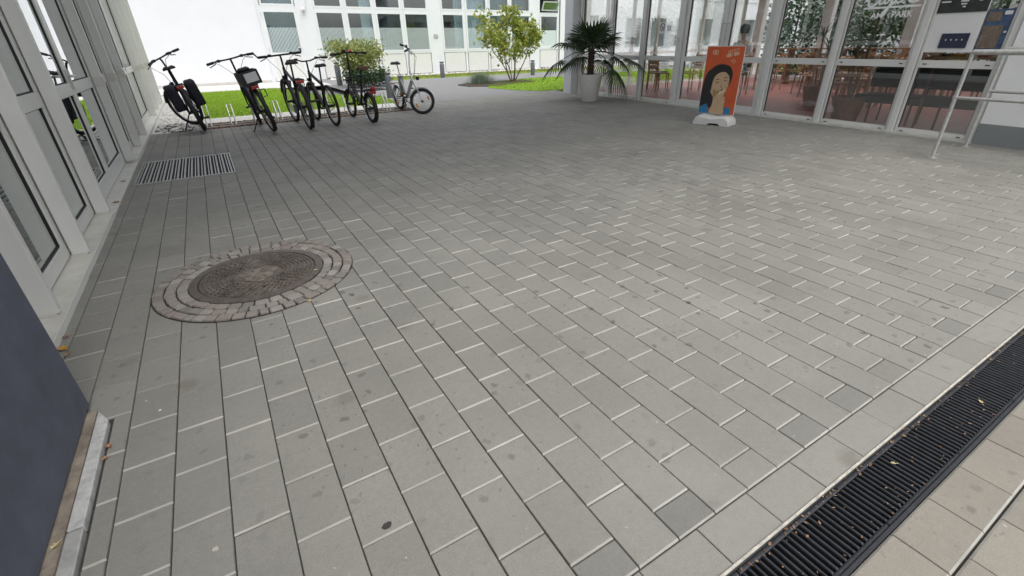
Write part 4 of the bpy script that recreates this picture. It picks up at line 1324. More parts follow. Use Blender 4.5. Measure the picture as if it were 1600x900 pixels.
def inside(p, poly):
    x_, y_ = p; c = False
    for i in range(len(poly)):
        (x1, y1), (x2, y2) = poly[i], poly[i - 1]
        if (y1 > y_) != (y2 > y_) and x_ < (x2 - x1) * (y_ - y1) / (y2 - y1) + x1:
            c = not c
    return c
def lawn(name, label, poly, nblade, hmin, hmax, mat, seed, wd=0.006):
    rg = random.Random(seed)
    xs = [p[0] for p in poly]; ys = [p[1] for p in poly]
    sheet(name + '_soil', poly, 0.004, 'grass_soil', thick=0.1)
    vs, fs = [], []
    n = 0
    while n < nblade:
        p = (rg.uniform(min(xs), max(xs)), rg.uniform(min(ys), max(ys)))
        if not inside(p, poly): continue
        a = rg.uniform(0, 6.28); hh = rg.uniform(hmin, hmax); ln = rg.uniform(0, hh * 0.6)
        ca, sa = math.cos(a), math.sin(a); b0 = len(vs); la = rg.uniform(0, 6.28)
        vs += [(p[0] - ca * wd, p[1] - sa * wd, 0.0), (p[0] + ca * wd, p[1] + sa * wd, 0.0), (p[0] + ln * math.cos(la), p[1] + ln * math.sin(la), hh)]
        fs.append((b0, b0 + 1, b0 + 2)); n += 1
    me = bpy.data.meshes.new(name); me.from_pydata(vs, [], fs); me.materials.append(M[mat])
    o = link(name, me); tag(o, label, 'grass', kind='stuff')
lawn('lawn', 'bright green lawn behind the bicycles', [(-0.25, 12.26), (4.0, 12.26), (4.25, 14.2), (3.3, 15.6), (2.62, 17.0), (2.5, 18.4), (2.1, 20.0), (-0.25, 20.15)], 42000, 0.02, 0.055, 'grass', 1)
lawn('garden_lawn', 'bright lawn patch below the yellow-green tree', [(7.75, 14.3), (8.0, 12.9), (8.4, 12.15), (9.3, 12.02), (26, 12.02), (26, 16.8), (12.6, 16.35), (11.2, 16.8), (9.0, 16.3)], 60000, 0.02, 0.055, 'grass', 2)
def bl(u, dd): return (u, 24.35 - 0.13 * u - dd)
lawn('verge', 'dry grass verge along the far facade', [bl(5.2, 2.9), bl(19, 2.9), bl(19, 0.75), bl(5.2, 0.75)], 16000, 0.03, 0.10, 'grass_dry', 3)
pb = MB(); rng = random.Random(19)
for i in range(900):
    u, dd = rng.uniform(4.8, 19), rng.uniform(0.05, 0.7)
    px, py = bl(u, dd); s_ = rng.uniform(0.03, 0.09)
    vs = [(px + s_ * math.cos(k * 1.57 + i), py + s_ * math.sin(k * 1.57 + i), -0.005) for k in range(4)] + [(px, py, s_ * 0.7)]
    pb.add(vs, [(0, 1, 4), (1, 2, 4), (2, 3, 4), (3, 0, 4)])
tag(pb.build('facade_pebbles', 'pebble', recalc=False), 'white pebble strip at the foot of the far facade', 'pebbles', kind='stuff')
# planting bed with bark
sheet('planting_bed', [(7.55, 15.2), (8.3, 14.55), (9.2, 15.0), (10.1, 15.1), (10.3, 15.9), (9.2, 16.5), (8.1, 16.5), (7.5, 16.0)], 0.02, 'soil', thick=0.1)
# leaf litter in the rack bed
lt_ = MB(); rng = random.Random(4)
for i in range(2600):
    px, py = rng.uniform(-0.2, 3.85), 10.60 + abs(rng.gauss(0, 0.38))
    if py > 11.44 or (px > 2.7 and rng.random() < 0.5): continue
    s_ = rng.uniform(0.012, 0.035); a = rng.uniform(0, 6.28)
    pts = [(px + s_ * u * math.cos(a) - s_ * 0.55 * v * math.sin(a), py + s_ * u * math.sin(a) + s_ * 0.55 * v * math.cos(a), -0.010 + rng.uniform(0, 0.03)) for u, v in ((-1, 0), (0, -1), (1, 0), (0, 1))]
    lt_.add(pts, [(0, 1, 2, 3)])
tag(lt_.build('leaf_litter', 'litter', recalc=False), 'brown leaf litter under the bicycle racks', 'leaves', kind='stuff')

# ================================================================== FAR FACADE BUILDING
def bk(u, d, z):
    """u: along, d: out towards the courtyard, z: up"""
    s_ = 1 - 0.0072 * (u - 2.7)
    return (u - d * 0.129, 24.35 - 0.13 * u - d, z * (s_ if z > 0 else 1))
fb = thing('far_building', 'long white building with windows and door across the courtyard', 'building', (0, 0, 0))
wins = [(4.80, 5.81), (6.06, 7.06), (7.30, 8.29), (8.52, 9.50), (10.26, 11.20), (11.44, 12.38), (12.60, 13.51), (13.72, 14.65), (15.33, 16.22)]
ZW0, ZW1, ZU0 = 1.12, 2.60, 2.86
def glazing(par, a, b_, z0, z1, film=None, name='window', mat='alu_back', fw=0.07, pane='back_glass'):
    fr = MB()
    fr.box(a - fw, a, -0.06, 0.035, z0 - fw, z1 + fw, bk); fr.box(b_, b_ + fw, -0.06, 0.035, z0 - fw, z1 + fw, bk)
    fr.box(a + .0005, b_ - .0005, -0.06, 0.036, z0 - fw, z0, bk); fr.box(a + .0005, b_ - .0005, -0.06, 0.036, z1, z1 + fw, bk)
    o = fr.build(name, mat, par)
    p = MB(); p.box(a - 0.005, b_ + 0.005, -0.022, -0.016, z0 - 0.005, z1 + 0.005, bk); p.build('pane', pane, o)
    if film == 'stripes':
        f = MB(); zf = z0 + (z1 - z0) * 0.625; n = 21; st_ = (b_ - a) / n
        for i in range(n):
            f.box(a + st_ * (i + 0.12), a + st_ * (i + 0.62), -0.0145, -0.0135, z0 + 0.002, zf, bk)
        f.build('privacy_film', 'film', o)
    elif film == 'plain':
        f = MB(); f.box(a + .002, b_ - .002, -0.0145, -0.0135, z0 + 0.002, z0 + (z1 - z0) * 0.55, bk); f.build('privacy_film', 'film', o)
    return o
for i, (a, b_) in enumerate(wins):
    glazing(fb, a, b_, ZW0, ZW1, 'stripes' if i < 8 else 'plain')
    if i < 8:
        glazing(fb, a, b_, ZU0, 3.6, None)
    b = MB(); b.box(a - 0.035, b_ + 0.035, -0.06, 0.015, 0.06, 0.95, bk); b.build('parapet_panel', 'panel_back', fb, bevel=0.006)
    b = MB(); b.box(a - 0.115, b_ + 0.115, -0.08, -0.062, 0.0, 1.06, bk); b.build('panel_backing', 'panel_back', fb)
    b = MB(); b.box(a - 0.07, b_ + 0.07, -0.06, 0.028, 0.965, ZW0 - 0.071, bk); b.build('rail', 'alu_back', fb)
    b = MB(); b.box(a - 0.07, b_ + 0.07, -0.06, 0.028, ZW1 + 0.071, ZU0 - 0.071, bk); b.build('rail', 'alu_back', fb)
# open hopper window over the last one
b = MB()
for (p0, p1, q0, q1) in ((15.33, 16.22, 2.87, 2.93), (15.33, 16.22, 3.25, 3.31), (15.33, 15.39, 2.931, 3.249), (16.16, 16.22, 2.931, 3.249)):
    b.box(p0, p1, 0.03, 0.07, q0, q1, lambda u, d, z: bk(u, d + (z - 2.87) * 0.55, z))
hp = b.build('hopper_window', 'alu_back', fb)
b = MB(); b.box(15.38, 16.17, 0.046, 0.052, 2.92, 3.26, lambda u, d, z: bk(u, d + (z - 2.87) * 0.55, z)); b.build('pane', 'back_glass', hp)
# piers between the windows
prev = 4.05 + 0.12
edges = [(4.10, 4.80)] + [(wins[i][1], wins[i + 1][0]) for i in range(len(wins) - 1)] + [(16.22, 16.42)]
for (a, b_) in edges:
    a2, b2 = a + 0.071, b_ - 0.071
    if b2 - a2 < 0.15:
        m = (a + b_) / 2
        b = MB(); b.box(m - 0.035, m + 0.035, -0.06, 0.012, 0.0, 3.7, bk) if b_ - a < 0.2 else b.box(a2, b2, -0.06, 0.012, 0.0, 3.7, bk)
        if b_ - a >= 0.142: b.build('mullion', 'alu_back', fb)
    else:
        b = MB(); b.box(a2, b2, -0.06, 0.010, 0.0, 3.7, bk); b.build('pier_panel', 'alu_back', fb)
# courtyard door
glazing(fb, 2.80, 3.93, 1.12, 2.60, 'stripes', 'door', fw=0.10)
glazing(fb, 2.80, 3.93, 2.90, 3.6, None)
b = MB(); b.box(2.70, 4.03, -0.06, 0.03, 0.02, 1.0185, bk); dp = b.build('door_panel', 'alu_back', fb)
b = MB(); b.box(2.82, 3.90, 0.0305, 0.040, 0.15, 0.93, bk); b.build('door_inset', 'panel_back', dp, bevel=0.003)
b = MB(); b.box(2.70, 4.03, -0.06, 0.029, 2.7015, 2.829, bk); b.build('rail', 'alu_back', fb)
b = MB(); b.box(2.56, 2.699, -0.06, 0.045, 0.0, 3.7, bk); b.box(4.031, 4.17, -0.06, 0.045, 0.0, 3.7, bk); b.build('door_frame', 'alu_back', fb)
for z in (0.12, 1.25, 2.55):
    b = MB(); b.tube([bk(2.70, 0.06, z - 0.06), bk(2.70, 0.06, z + 0.06)], 0.02, 8); b.build('hinge', 'alu', fb)
b = MB(); b.tube([bk(3.97, 0.04, 1.30), bk(3.97, 0.09, 1.30), bk(3.84, 0.09, 1.30)], 0.016, 8); b.build('door_handle', 'alu', fb)
b = MB(); b.lathe([(0.02, -0.05), (0.07, -0.05), (0.08, 0.03), (0.03, 0.06)], 14, bk(4.32, 0.10, 2.70)); lm = b.build('wall_lamp', 'alu', fb, smooth=True)
b = MB(); b.tube([bk(4.36, 0.06, 2.74), bk(4.46, 0.05, 2.85), bk(4.47, 0.04, 3.4)], 0.012, 6); b.build('cable', 'alu', lm)
# curtain behind the door
cu = MB(); vs, fs = [], []
for i in range(61):
    u = 2.74 + i * 1.26 / 60
    dd = -0.30 + 0.035 * math.sin(i * 1.15)
    vs += [bk(u, dd, 0.3), bk(u, dd, 3.5)]
for i in range(60): fs.append((2 * i, 2 * i + 2, 2 * i + 3, 2 * i + 1))
cu.add(vs, fs); cu.build('curtain', 'curtain', fb, recalc=False, smooth='all')
# curtain or blinds behind a few windows
for (a, b_, mm, z0) in ((10.9, 12.45, 'curtain_pale', 0.9), (12.5, 14.7, 'curtain', 0.9), (6.62, 7.1, 'curtain_pale', 0.9)):
    cu = MB(); vs, fs = [], []
    n = int((b_ - a) / 0.03)
    for i in range(n + 1):
        u = a + (b_ - a) * i / n
        vs += [bk(u, -0.35 + 0.03 * math.sin(i * 1.2), z0), bk(u, -0.35 + 0.03 * math.sin(i * 1.2), 3.6)]
    for i in range(n): fs.append((2 * i, 2 * i + 2, 2 * i + 3, 2 * i + 1))
    cu.add(vs, fs); cu.build('curtain', mm, fb, recalc=False, smooth='all')
# rooms behind
b = MB(); b.box(2.56, 17.0, -4.2, -4.0, 0.0, 3.7, bk); b.box(2.56, 17.0, -4.0, -0.061, -0.1, 0.03, bk)
for u in (4.4, 9.9, 15.0): b.box(u, u + 0.12, -3.999, -0.062, 0.031, 3.69, bk)
b.build('room_wall', 'room_grey', fb)
b = MB(); b.box(2.4, 34.2, -4.3, 0.06, 3.701, 4.3, bk); b.build('roof', 'render_white', fb)
b = MB(); b.box(16.421, 18.2, -4.2, 0.03, -0.1, 3.70, bk); b.box(18.2001, 34.0, -0.3, 0.03, -0.1, 0.9, bk); b.box(18.2001, 34.0, -0.3, 0.03, 2.7, 3.7, bk)
for k in range(9):
    u = 18.7 + k * 1.7
    b.box(u + 1.15, u + 1.7, -0.3, 0.031, 0.9001, 2.6999, bk)
b.build('end_wall', 'render_white', fb)
for k in range(9):
    u = 18.7 + k * 1.7
    glazing(fb, u + 0.08, u + 1.07, 0.98, 2.62, None, pane='cafe_glass')
b = MB(); b.box(18.2, 34.0, -0.42, -0.40, -0.1, 3.7, bk); b.build('blind', 'curtain_pale', fb)
b = MB(); b.box(-10.0, 2.555, -4.2, 0.35, -0.1, 4.6, lambda u, d, z: (u - d * 0.02, 24.42 - 0.06 * u - d, z)); b.build('white_wall', 'render_white', fb)
b = MB(); b.box(-9.0, 2.50, 0.352, 0.37, 0.005, 0.09, lambda u, d, z: (u - d * 0.02, 24.42 - 0.06 * u - d, z)); b.build('plinth_strip', 'kerbstone', fb)
smoking_sign('no_smoking_sign', 'small no smoking plate on the far facade between two windows', lambda a, b_, c: bk(9.85 + a, 0.0105 + c * 2, 1.64 + b_), 0.24, 0.30)

# ================================================================== BOLLARDS
def bollard(x_, y_, h_, r_, label):
    t_ = thing('bollard', label, 'bollard', (x_, y_, -0.01), group='anthracite path bollards')
    b = MB(); b.lathe([(r_, 0), (r_, h_ - 0.10), (r_ * 0.96, h_ - 0.095)], 20); b.build('post', 'bollard', t_, smooth=True)
    b = MB(); b.lathe([(r_ * 0.7, h_ - 0.10), (r_ * 0.7, h_ - 0.045)], 16); b.build('light_slot', 'galv', t_)
    b = MB(); b.lathe([(r_ * 0.97, h_ - 0.048), (r_, h_ - 0.043), (r_, h_ - 0.006), (r_ * 0.93, h_)], 20); b.build('cap', 'bollard', t_, smooth=True)
bollard(4.33, 13.7, 0.64, 0.085, 'grey bollard between the basket bicycle and the silver bicycle')
bollard(4.34, 19.6, 0.78, 0.10, 'grey bollard standing before the variegated shrub')
bollard(8.83, 20.3, 0.62, 0.095, 'grey bollard before the far facade, right of the silver bicycle')
bollard(12.2, 18.4, 0.58, 0.09, 'grey bollard right of the yellow-green tree')

# ================================================================== BICYCLE RACKS
def rack(x0, n, pitch, label, tilt=0.0):
    t_ = thing('bicycle_rack', label, 'bicycle rack', (x0, 10.72, 0), group='galvanised bicycle racks')
    L = n * pitch
    for yy in (0.0, 0.30):
        b = MB(); b.box(-0.1, L - 0.1, yy - 0.018, yy + 0.018, -0.02, 0.018); b.build('ground_rail', 'galv_dull', t_)
    for i in range(n):
        xx = 0.08 + i * pitch
        b = MB()
        hh = 0.45 if i % 2 == 0 else 0.36
        for s_ in (-0.038, 0.038):
            b.tube([(xx + s_, 0.0, 0.018), (xx + s_ - tilt * .35, 0.10, 0.17), (xx + s_ - tilt, 0.30, hh), (xx + s_ - tilt, 0.335, hh - 0.012), (xx + s_, 0.30, 0.018)], 0.0095, 6)
        b.tube([(xx - 0.038 - tilt, 0.31, hh), (xx + 0.038 - tilt, 0.31, hh)], 0.008, 6)
        b.tube([(xx - 0.038 - tilt * .35, 0.10, 0.17), (xx + 0.038 - tilt * .35, 0.10, 0.17)], 0.008, 6)
        b.build('hoop', 'galv', t_, smooth=True)
rack(-0.20, 5, 0.41, 'long galvanised bicycle rack holding the left bicycles')
rack(1.98, 4, 0.42, 'galvanised bicycle rack section at the right, behind the basket bicycle')

# ================================================================== BICYCLES
def bicycle(name, label, loc, heading, lean, sc, kind):
    """local x forward, y left, z up, rear contact at the origin"""
    small = kind.get('small', False)
    Rw = 0.235 if small else 0.335
    tr = 0.026 if small else 0.025
    wb = kind.get('wb', 0.98 if small else 1.05)
    steer = R(kind.get('steer', 0))
    paint = kind.get('paint', 'bike_black'); guard = kind.get('guard', 'bike_dark')
    t_ = thing(name, label, 'bicycle', loc, heading, 'bicycles at the rack')
    t_.rotation_euler = (lean, 0, heading)
    t_.rotation_mode = 'XYZ'
    t_.scale = (sc, sc, sc)
    rA = (0, 0, Rw); fA = (wb, 0, Rw)
    bb_ = (0.42, 0, 0.27)
    hd_lo = (wb - 0.20, 0, 0.68 if not small else 0.60); hd_hi = (wb - 0.245, 0, 0.86 if not small else 0.74)
    bar_z = kind.get('bar', 1.06); seat_z = kind.get('seat', 0.95)
    st_ax = (Vector(hd_hi) - Vector(hd_lo)).normalized()
    rotm = Matrix.Rotation(steer, 3, st_ax)
    piv = Vector(hd_lo)
    def S(x_, y_, z_): return tuple(piv + rotm @ (Vector((x_, y_, z_)) - piv))
    def wheel(c, T):
        w = MB(T); w.torus(c, Rw - tr, tr, 40, 8); wo = w.build('tyre', 'rubber', t_, smooth='all'); wo.name = 'wheel'
        r_ = MB(T); r_.torus(c, Rw - 2 * tr - 0.006, 0.010, 40, 6, 1.2); r_.build('rim', 'bike_rim', wo, smooth='all')
        s_ = MB(T)
        for i in range(20):
            a = 2 * math.pi * i / 20; o_ = 0.028 if i % 2 else -0.028
            s_.tube([(c[0] + 0.02 * math.cos(a + .5), o_, c[2] + 0.02 * math.sin(a + .5)), (c[0] + (Rw - 2 * tr) * math.cos(a), 0, c[2] + (Rw - 2 * tr) * math.sin(a))], 0.0016, 3, cap=False)
        s_.build('spokes', 'bike_rim', wo, recalc=False)
        h_ = MB(T); h_.tube([(c[0], -0.045, c[2]), (c[0], 0.045, c[2])], 0.022, 10); h_.build('hub', 'bike_dark', wo)
        for k in kind.get('wheel_reflectors', ()):
            q = MB(T); a = k
            cx, cz = c[0] + 0.55 * Rw * math.cos(a), c[2] + 0.55 * Rw * math.sin(a)
            q.box(-0.035, 0.035, -0.012, 0.012, -0.016, 0.016, lambda x_, y_, z_: (cx + x_ * math.sin(a) + z_ * math.cos(a), y_, cz - x_ * math.cos(a) + z_ * math.sin(a)))
            q.build('wheel_reflector', 'reflector_amber', wo)
        return wo
    wheel(rA, None); wheel(fA, S)
    seat_x = 0.13 if not small else 0.18
    stop = (seat_x + 0.09, 0, 0.70 if not small else 0.55)
    f = MB()
    tb = 0.028 if kind.get('thick') is None else kind['thick']
    f.tube([bb_, stop], 0.021, 8)
    f.tube([bb_, hd_lo], tb * 1.15, 8)
    if not kind.get('step', False) and not small:
        f.tube([(stop[0], 0, stop[2] - 0.04), (hd_hi[0], 0, hd_hi[2] - 0.03)], tb * 0.9, 8)
    elif not small:
        f.tube([(bb_[0] - 0.09, 0, bb_[2] + 0.22), (hd_hi[0], 0, hd_hi[2] - 0.10)], tb, 8)
    f.tube([hd_lo, hd_hi], 0.022, 8)
    for s_ in (-1, 1):
        f.tube([(bb_[0], s_ * 0.03, bb_[2]), (0, s_ * 0.062, Rw)], 0.009, 6)
        f.tube([(stop[0] + 0.01, s_ * 0.02, stop[2] - 0.05), (0, s_ * 0.062, Rw)], 0.008, 6)
    f.build('frame', paint, t_, smooth=True)
    p = MB(); p.tube([stop, (seat_x, 0, seat_z - 0.03)], 0.0135, 8); p.build('seat_post', 'bike_silver' if kind.get('silver') else 'bike_dark', t_, smooth=True)
    s_ = MB()
    prof = [(-0.13, 0.075, 0.012), (-0.11, 0.088, 0.03), (-0.04, 0.082, 0.028), (0.02, 0.045, 0.022), (0.09, 0.024, 0.02), (0.145, 0.016, 0.008)]
    vs, fs = [], []
    for (xx, hw, hh) in prof:
        for (uy, uz) in ((-1, -0.02), (-1, 0.3), (-0.6, 1), (0, 0.75), (0.6, 1), (1, 0.3), (1, -0.02)):
            vs.append((seat_x + xx, uy * hw, seat_z - 0.015 + uz * hh * 1.2 - (0.015 if uz < 0 else 0)))
    for i in range(len(prof) - 1):
        for k in range(7):
            fs.append((i * 7 + k, i * 7 + (k + 1) % 7, i * 7 + 7 + (k + 1) % 7, i * 7 + 7 + k))
    fs += [tuple(range(7)), tuple(35 + k for k in range(7))]
    s_.add(vs, fs); sd_ = s_.build('saddle', 'bike_dark', t_, smooth='all')
    if kind.get('brown'):
        q = MB(); q.box(seat_x - 0.142, seat_x - 0.128, -0.07, 0.07, seat_z - 0.03, seat_z + 0.008); q.build('saddle_back', 'saddle_brown', sd_)
    fk = MB(S)
    for s2 in (-1, 1):
        fk.tube([(hd_lo[0] + 0.01, s2 * 0.045, hd_lo[2] - 0.03), (wb - 0.05, s2 * 0.05, Rw + 0.12), (wb, s2 * 0.055, Rw)], [0.015, 0.013, 0.009], 8)
    fk.tube([(hd_lo[0] + 0.01, -0.05, hd_lo[2] - 0.03), (hd_lo[0] + 0.01, 0.05, hd_lo[2] - 0.03)], 0.014, 8)
    fk.build('fork', 'bike_silver' if kind.get('silver') else 'bike_black', t_, smooth=True)
    hb = MB(S)
    hx_ = hd_hi[0] - 0.06
    W_ = kind.get('width', 0.31)
    hb.tube([hd_hi, (hd_hi[0] - 0.025, 0, bar_z - 0.04), (hx_ + 0.05, 0, bar_z)], 0.015, 8)
    rise = kind.get('rise', 0.0)
    if kind.get('barends'):
        pts = [(hx_ + 0.05, -W_, bar_z), (hx_ + 0.05, W_, bar_z)]
        hb.tube([(hx_ + 0.13, -W_ - 0.02, bar_z + 0.05), (hx_ + 0.06, -W_, bar_z), (hx_ + 0.05, 0, bar_z), (hx_ + 0.06, W_, bar_z), (hx_ + 0.13, W_ + 0.02, bar_z + 0.05)], 0.014, 8)
    else:
        hb.tube([(hx_ - 0.07, -W_, bar_z + rise), (hx_ + 0.0, -W_ * 0.55, bar_z + rise + 0.01), (hx_ + 0.05, -W_ * 0.2, bar_z), (hx_ + 0.05, W_ * 0.2, bar_z), (hx_ + 0.0, W_ * 0.55, bar_z + rise + 0.01), (hx_ - 0.07, W_, bar_z + rise)], 0.012, 8)
    hbo = hb.build('handlebar', 'bike_silver' if kind.get('silver') else 'bike_black', t_, smooth=True)
    for s2 in (-1, 1):
        q = MB(S)
        if kind.get('barends'):
            q.tube([(hx_ + 0.06, s2 * W_, bar_z), (hx_ + 0.055, s2 * W_ * 0.6, bar_z)], 0.019, 8)
        else:
            q.tube([(hx_ - 0.075, s2 * W_ * 1.01, bar_z + rise), (hx_ - 0.035, s2 * W_ * 0.72, bar_z + rise + 0.005)], 0.019, 8)
        q.build('grip', 'rubber', hbo, smooth=True)
        q = MB(S); q.tube([(hx_ - 0.01, s2 * W_ * 0.62, bar_z + rise - 0.005), (hx_ + 0.055, s2 * W_ * 0.70, bar_z + rise - 0.03), (hx_ + 0.05, s2 * W_ * 0.95, bar_z + rise - 0.055)], 0.007, 6)
        q.build('brake_lever', 'bike_dark', hbo)
        q = MB(S); q.box(hx_ - 0.02, hx_ + 0.03, s2 * W_ * 0.50 - 0.025, s2 * W_ * 0.50 + 0.025, bar_z + rise - 0.012, bar_z + rise + 0.028); q.build('shifter', 'bike_dark', hbo, bevel=0.006)
        q = MB(S); q.tube([(hx_ + 0.05, s2 * W_ * 0.62, bar_z + rise - 0.02), (hx_ + 0.16, s2 * W_ * 0.5, bar_z - 0.06), (hx_ + 0.15, s2 * 0.05, bar_z - 0.22), (hd_lo[0] + 0.04, s2 * 0.03, hd_lo[2])], 0.004, 4); q.build('brake_cable', 'rubber', hbo)
    lp = MB(S); lp.lathe([(0.012, -0.03), (0.034, -0.02), (0.036, 0.02), (0.02, 0.03)], 10, (hd_lo[0] + 0.10, 0, hd_lo[2] + 0.03)); lp.build('headlamp', 'bike_dark', t_, smooth=True)
    # mudguards
    if kind.get('guards', True):
        m_ = MB(); m_.arcband(rA, Rw + 0.012, R(20), R(235), 0.062, 0.012, 16); m_.build('rear_mudguard', guard, t_, smooth='all', recalc=False)
        m_ = MB(S); m_.arcband(fA, Rw + 0.012, R(20), R(170), 0.062, 0.012, 14); m_.build('front_mudguard', guard, t_, smooth='all', recalc=False)
    # drivetrain
    c_ = MB(); c_.torus((bb_[0], -0.045, bb_[2]), 0.085, 0.008, 24, 6); co = c_.build('chainring', 'bike_dark', t_)
    c_ = MB()
    c_.tube([(bb_[0], -0.07, bb_[2]), (bb_[0] + 0.08, -0.085, bb_[2] - 0.14)], 0.011, 6); c_.tube([(bb_[0], 0.07, bb_[2]), (bb_[0] - 0.08, 0.085, bb_[2] + 0.14)], 0.011, 6)
    c_.tube([(bb_[0], -0.07, bb_[2]), (bb_[0], 0.07, bb_[2])], 0.02, 8)
    c_.build('crank', 'bike_dark', co)
    for (sx, sy) in ((1, -1), (-1, 1)):
        q = MB(); cx, cy, cz = bb_[0] + sx * 0.08, sy * 0.135, bb_[2] - sx * 0.14
        q.box(cx - 0.045, cx + 0.045, cy - 0.045, cy + 0.045, cz - 0.011, cz + 0.011); q.build('pedal', 'bike_dark', t_, bevel=0.004)
    c_ = MB()
    c_.tube([(bb_[0], -0.045, bb_[2] + 0.087), (0, -0.045, Rw + 0.04)], 0.005, 4); c_.tube([(bb_[0], -0.045, bb_[2] - 0.087), (0, -0.045, Rw - 0.04)], 0.005, 4); c_.build('chain', 'bike_dark', t_)
    # rear carrier
    if kind.get('rack', True):
        zr = 2 * Rw + 0.05
        q = MB()
        for s2 in (-1, 1):
            q.tube([(0.19, s2 * 0.055, zr), (-0.20, s2 * 0.06, zr)], 0.007, 6)
            q.tube([(0, s2 * 0.07, Rw), (-0.02, s2 * 0.065, zr)], 0.006, 6); q.tube([(0, s2 * 0.07, Rw), (-0.15, s2 * 0.065, zr)], 0.006, 6)
        for xx in (-0.2, -0.1, 0.02, 0.15): q.tube([(xx, -0.06, zr), (xx, 0.06, zr)], 0.006, 6)
        q.build('carrier', kind.get('rackmat', 'bike_dark'), t_)
        q = MB(); q.box(-0.23, -0.205, -0.05, 0.05, zr - 0.045, zr - 0.005); q.build('rear_reflector', 'reflector_red', t_, bevel=0.004)
    if kind.get('stand'):
        q = MB(); s2 = kind['stand']; q.tube([(bb_[0] - 0.30, s2 * 0.07, Rw - 0.03), (bb_[0] - 0.26, s2 * 0.26, 0.02 + s2 * math.tan(lean) * -0.20)], 0.010, 6)
        q.build('kickstand', 'bike_black', t_)
    for kk in kind.get('extra', ()):
        zr = 2 * Rw + 0.05
        if kk == 'panniers':
            for s2 in (-1, 1):
                q = MB()
                y0 = s2 * 0.075; y1 = s2 * 0.215
                poly = [(-0.23, zr - 0.34), (0.10, zr - 0.34), (0.14, zr - 0.02), (0.10, zr + 0.035), (-0.20, zr + 0.035), (-0.25, zr - 0.02)]
                q.prism(poly, min(y0, y1), max(y0, y1), lambda a, b_, c: (a, c, b_)); po = q.build('pannier_bag', 'bike_navy', t_, bevel=0.022, smooth=True)
                q = MB(); q.box(-0.06, -0.03, y1 - 0.004 if s2 > 0 else y1 - 0.003, y1 + 0.003 if s2 > 0 else y1 + 0.004, zr - 0.30, zr + 0.01); q.build('strap', 'bike_rim', po)
        if kk == 'boxbasket':
            q = MB()
            for (a0, a1, b0, b1) in ((-0.21, 0.13, -0.14, -0.128), (-0.21, 0.13, 0.128, 0.14), (-0.222, -0.21, -0.14, 0.14), (0.13, 0.142, -0.14, 0.14)):
                q.box(a0, a1, b0, b1, zr + 0.012, zr + 0.20)
            q.box(-0.208, 0.128, -0.127, 0.127, zr + 0.008, zr + 0.016)
            bo = q.build('crate_basket', 'bike_dark', t_)
            q = MB(); q.box(-0.228, -0.2235, -0.11, 0.07, zr + 0.05, zr + 0.175); q.build('paper_sheet', 'paper', bo)
        if kk == 'wirebaskets':
            for s2 in (-1, 1):
                q = MB(); y0 = s2 * 0.07; y1 = s2 * 0.25
                for zz in (0.0, 0.05, 0.10, 0.15, 0.20, 0.235):
                    o_ = zz * 0.08 * s2
                    q.tube([(-0.20, y0, zr + zz), (0.16, y0, zr + zz), (0.16, y1 + o_, zr + zz), (-0.20, y1 + o_, zr + zz)], 0.0045 if zz in (0.0, 0.235) else 0.0025, 4, closed=True)
                for i in range(13):
                    xx = -0.20 + i * 0.03
                    q.tube([(xx, y0, zr + 0.235), (xx, y0, zr), (xx, y1, zr), (xx, y1 + 0.019 * s2, zr + 0.235)], 0.0022, 3, cap=False)
                for i in range(5):
                    yy = y0 + (y1 - y0) * (i + 0.5) / 5
                    for xx in (-0.20, 0.16): q.tube([(xx, yy, zr), (xx, yy, zr + 0.235)], 0.0022, 3, cap=False)
                q.build('wire_basket', 'bike_black', t_)
            q = MB(); q.lathe([(0.03, -0.03), (0.04, 0.0), (0.03, 0.03)], 10, (-0.235, 0.0, zr + 0.04)); q.build('tail_lamp', 'reflector_red', t_)
        if kk == 'silvermotor':
            q = MB(); q.box(bb_[0] - 0.11, bb_[0] + 0.10, 0.055, 0.10, bb_[2] - 0.06, bb_[2] + 0.09); q.build('motor_cover', 'bike_rim', t_, bevel=0.02)
        if kk == 'battery':
            q = MB(); q.box(0.20, 0.27, -0.045, 0.045, 0.30, 0.66); q.build('battery', 'bike_rim', t_, bevel=0.012)
        if kk == 'brochure':
            q = MB(); q.box(-0.03, 0.02, -0.16, -0.11, 0, 0); q = None
        if kk == 'ushackle':
            q = MB(); q.tube([(0.02, -0.09, zr - 0.10), (0.02, -0.15, zr - 0.10), (-0.02, -0.15, zr - 0.20), (-0.02, -0.09, zr - 0.20)], 0.008, 6); q.build('pedal_bracket', 'bike_black', t_)
        if kk == 'bell':
            q = MB(S); q.lathe([(0.032, 0), (0.034, 0.012), (0.02, 0.03), (0.004, 0.034)], 12, (hx_ + 0.05, -0.07, bar_z + 0.012)); q.build('bell', 'reflector_red', t_, smooth=True)
            q = MB(S); q.box(hx_ + 0.02, hx_ + 0.06, 0.015, 0.07, bar_z + 0.012, bar_z + 0.05); q.build('display', 'bike_dark', t_, bevel=0.006)
    return t_
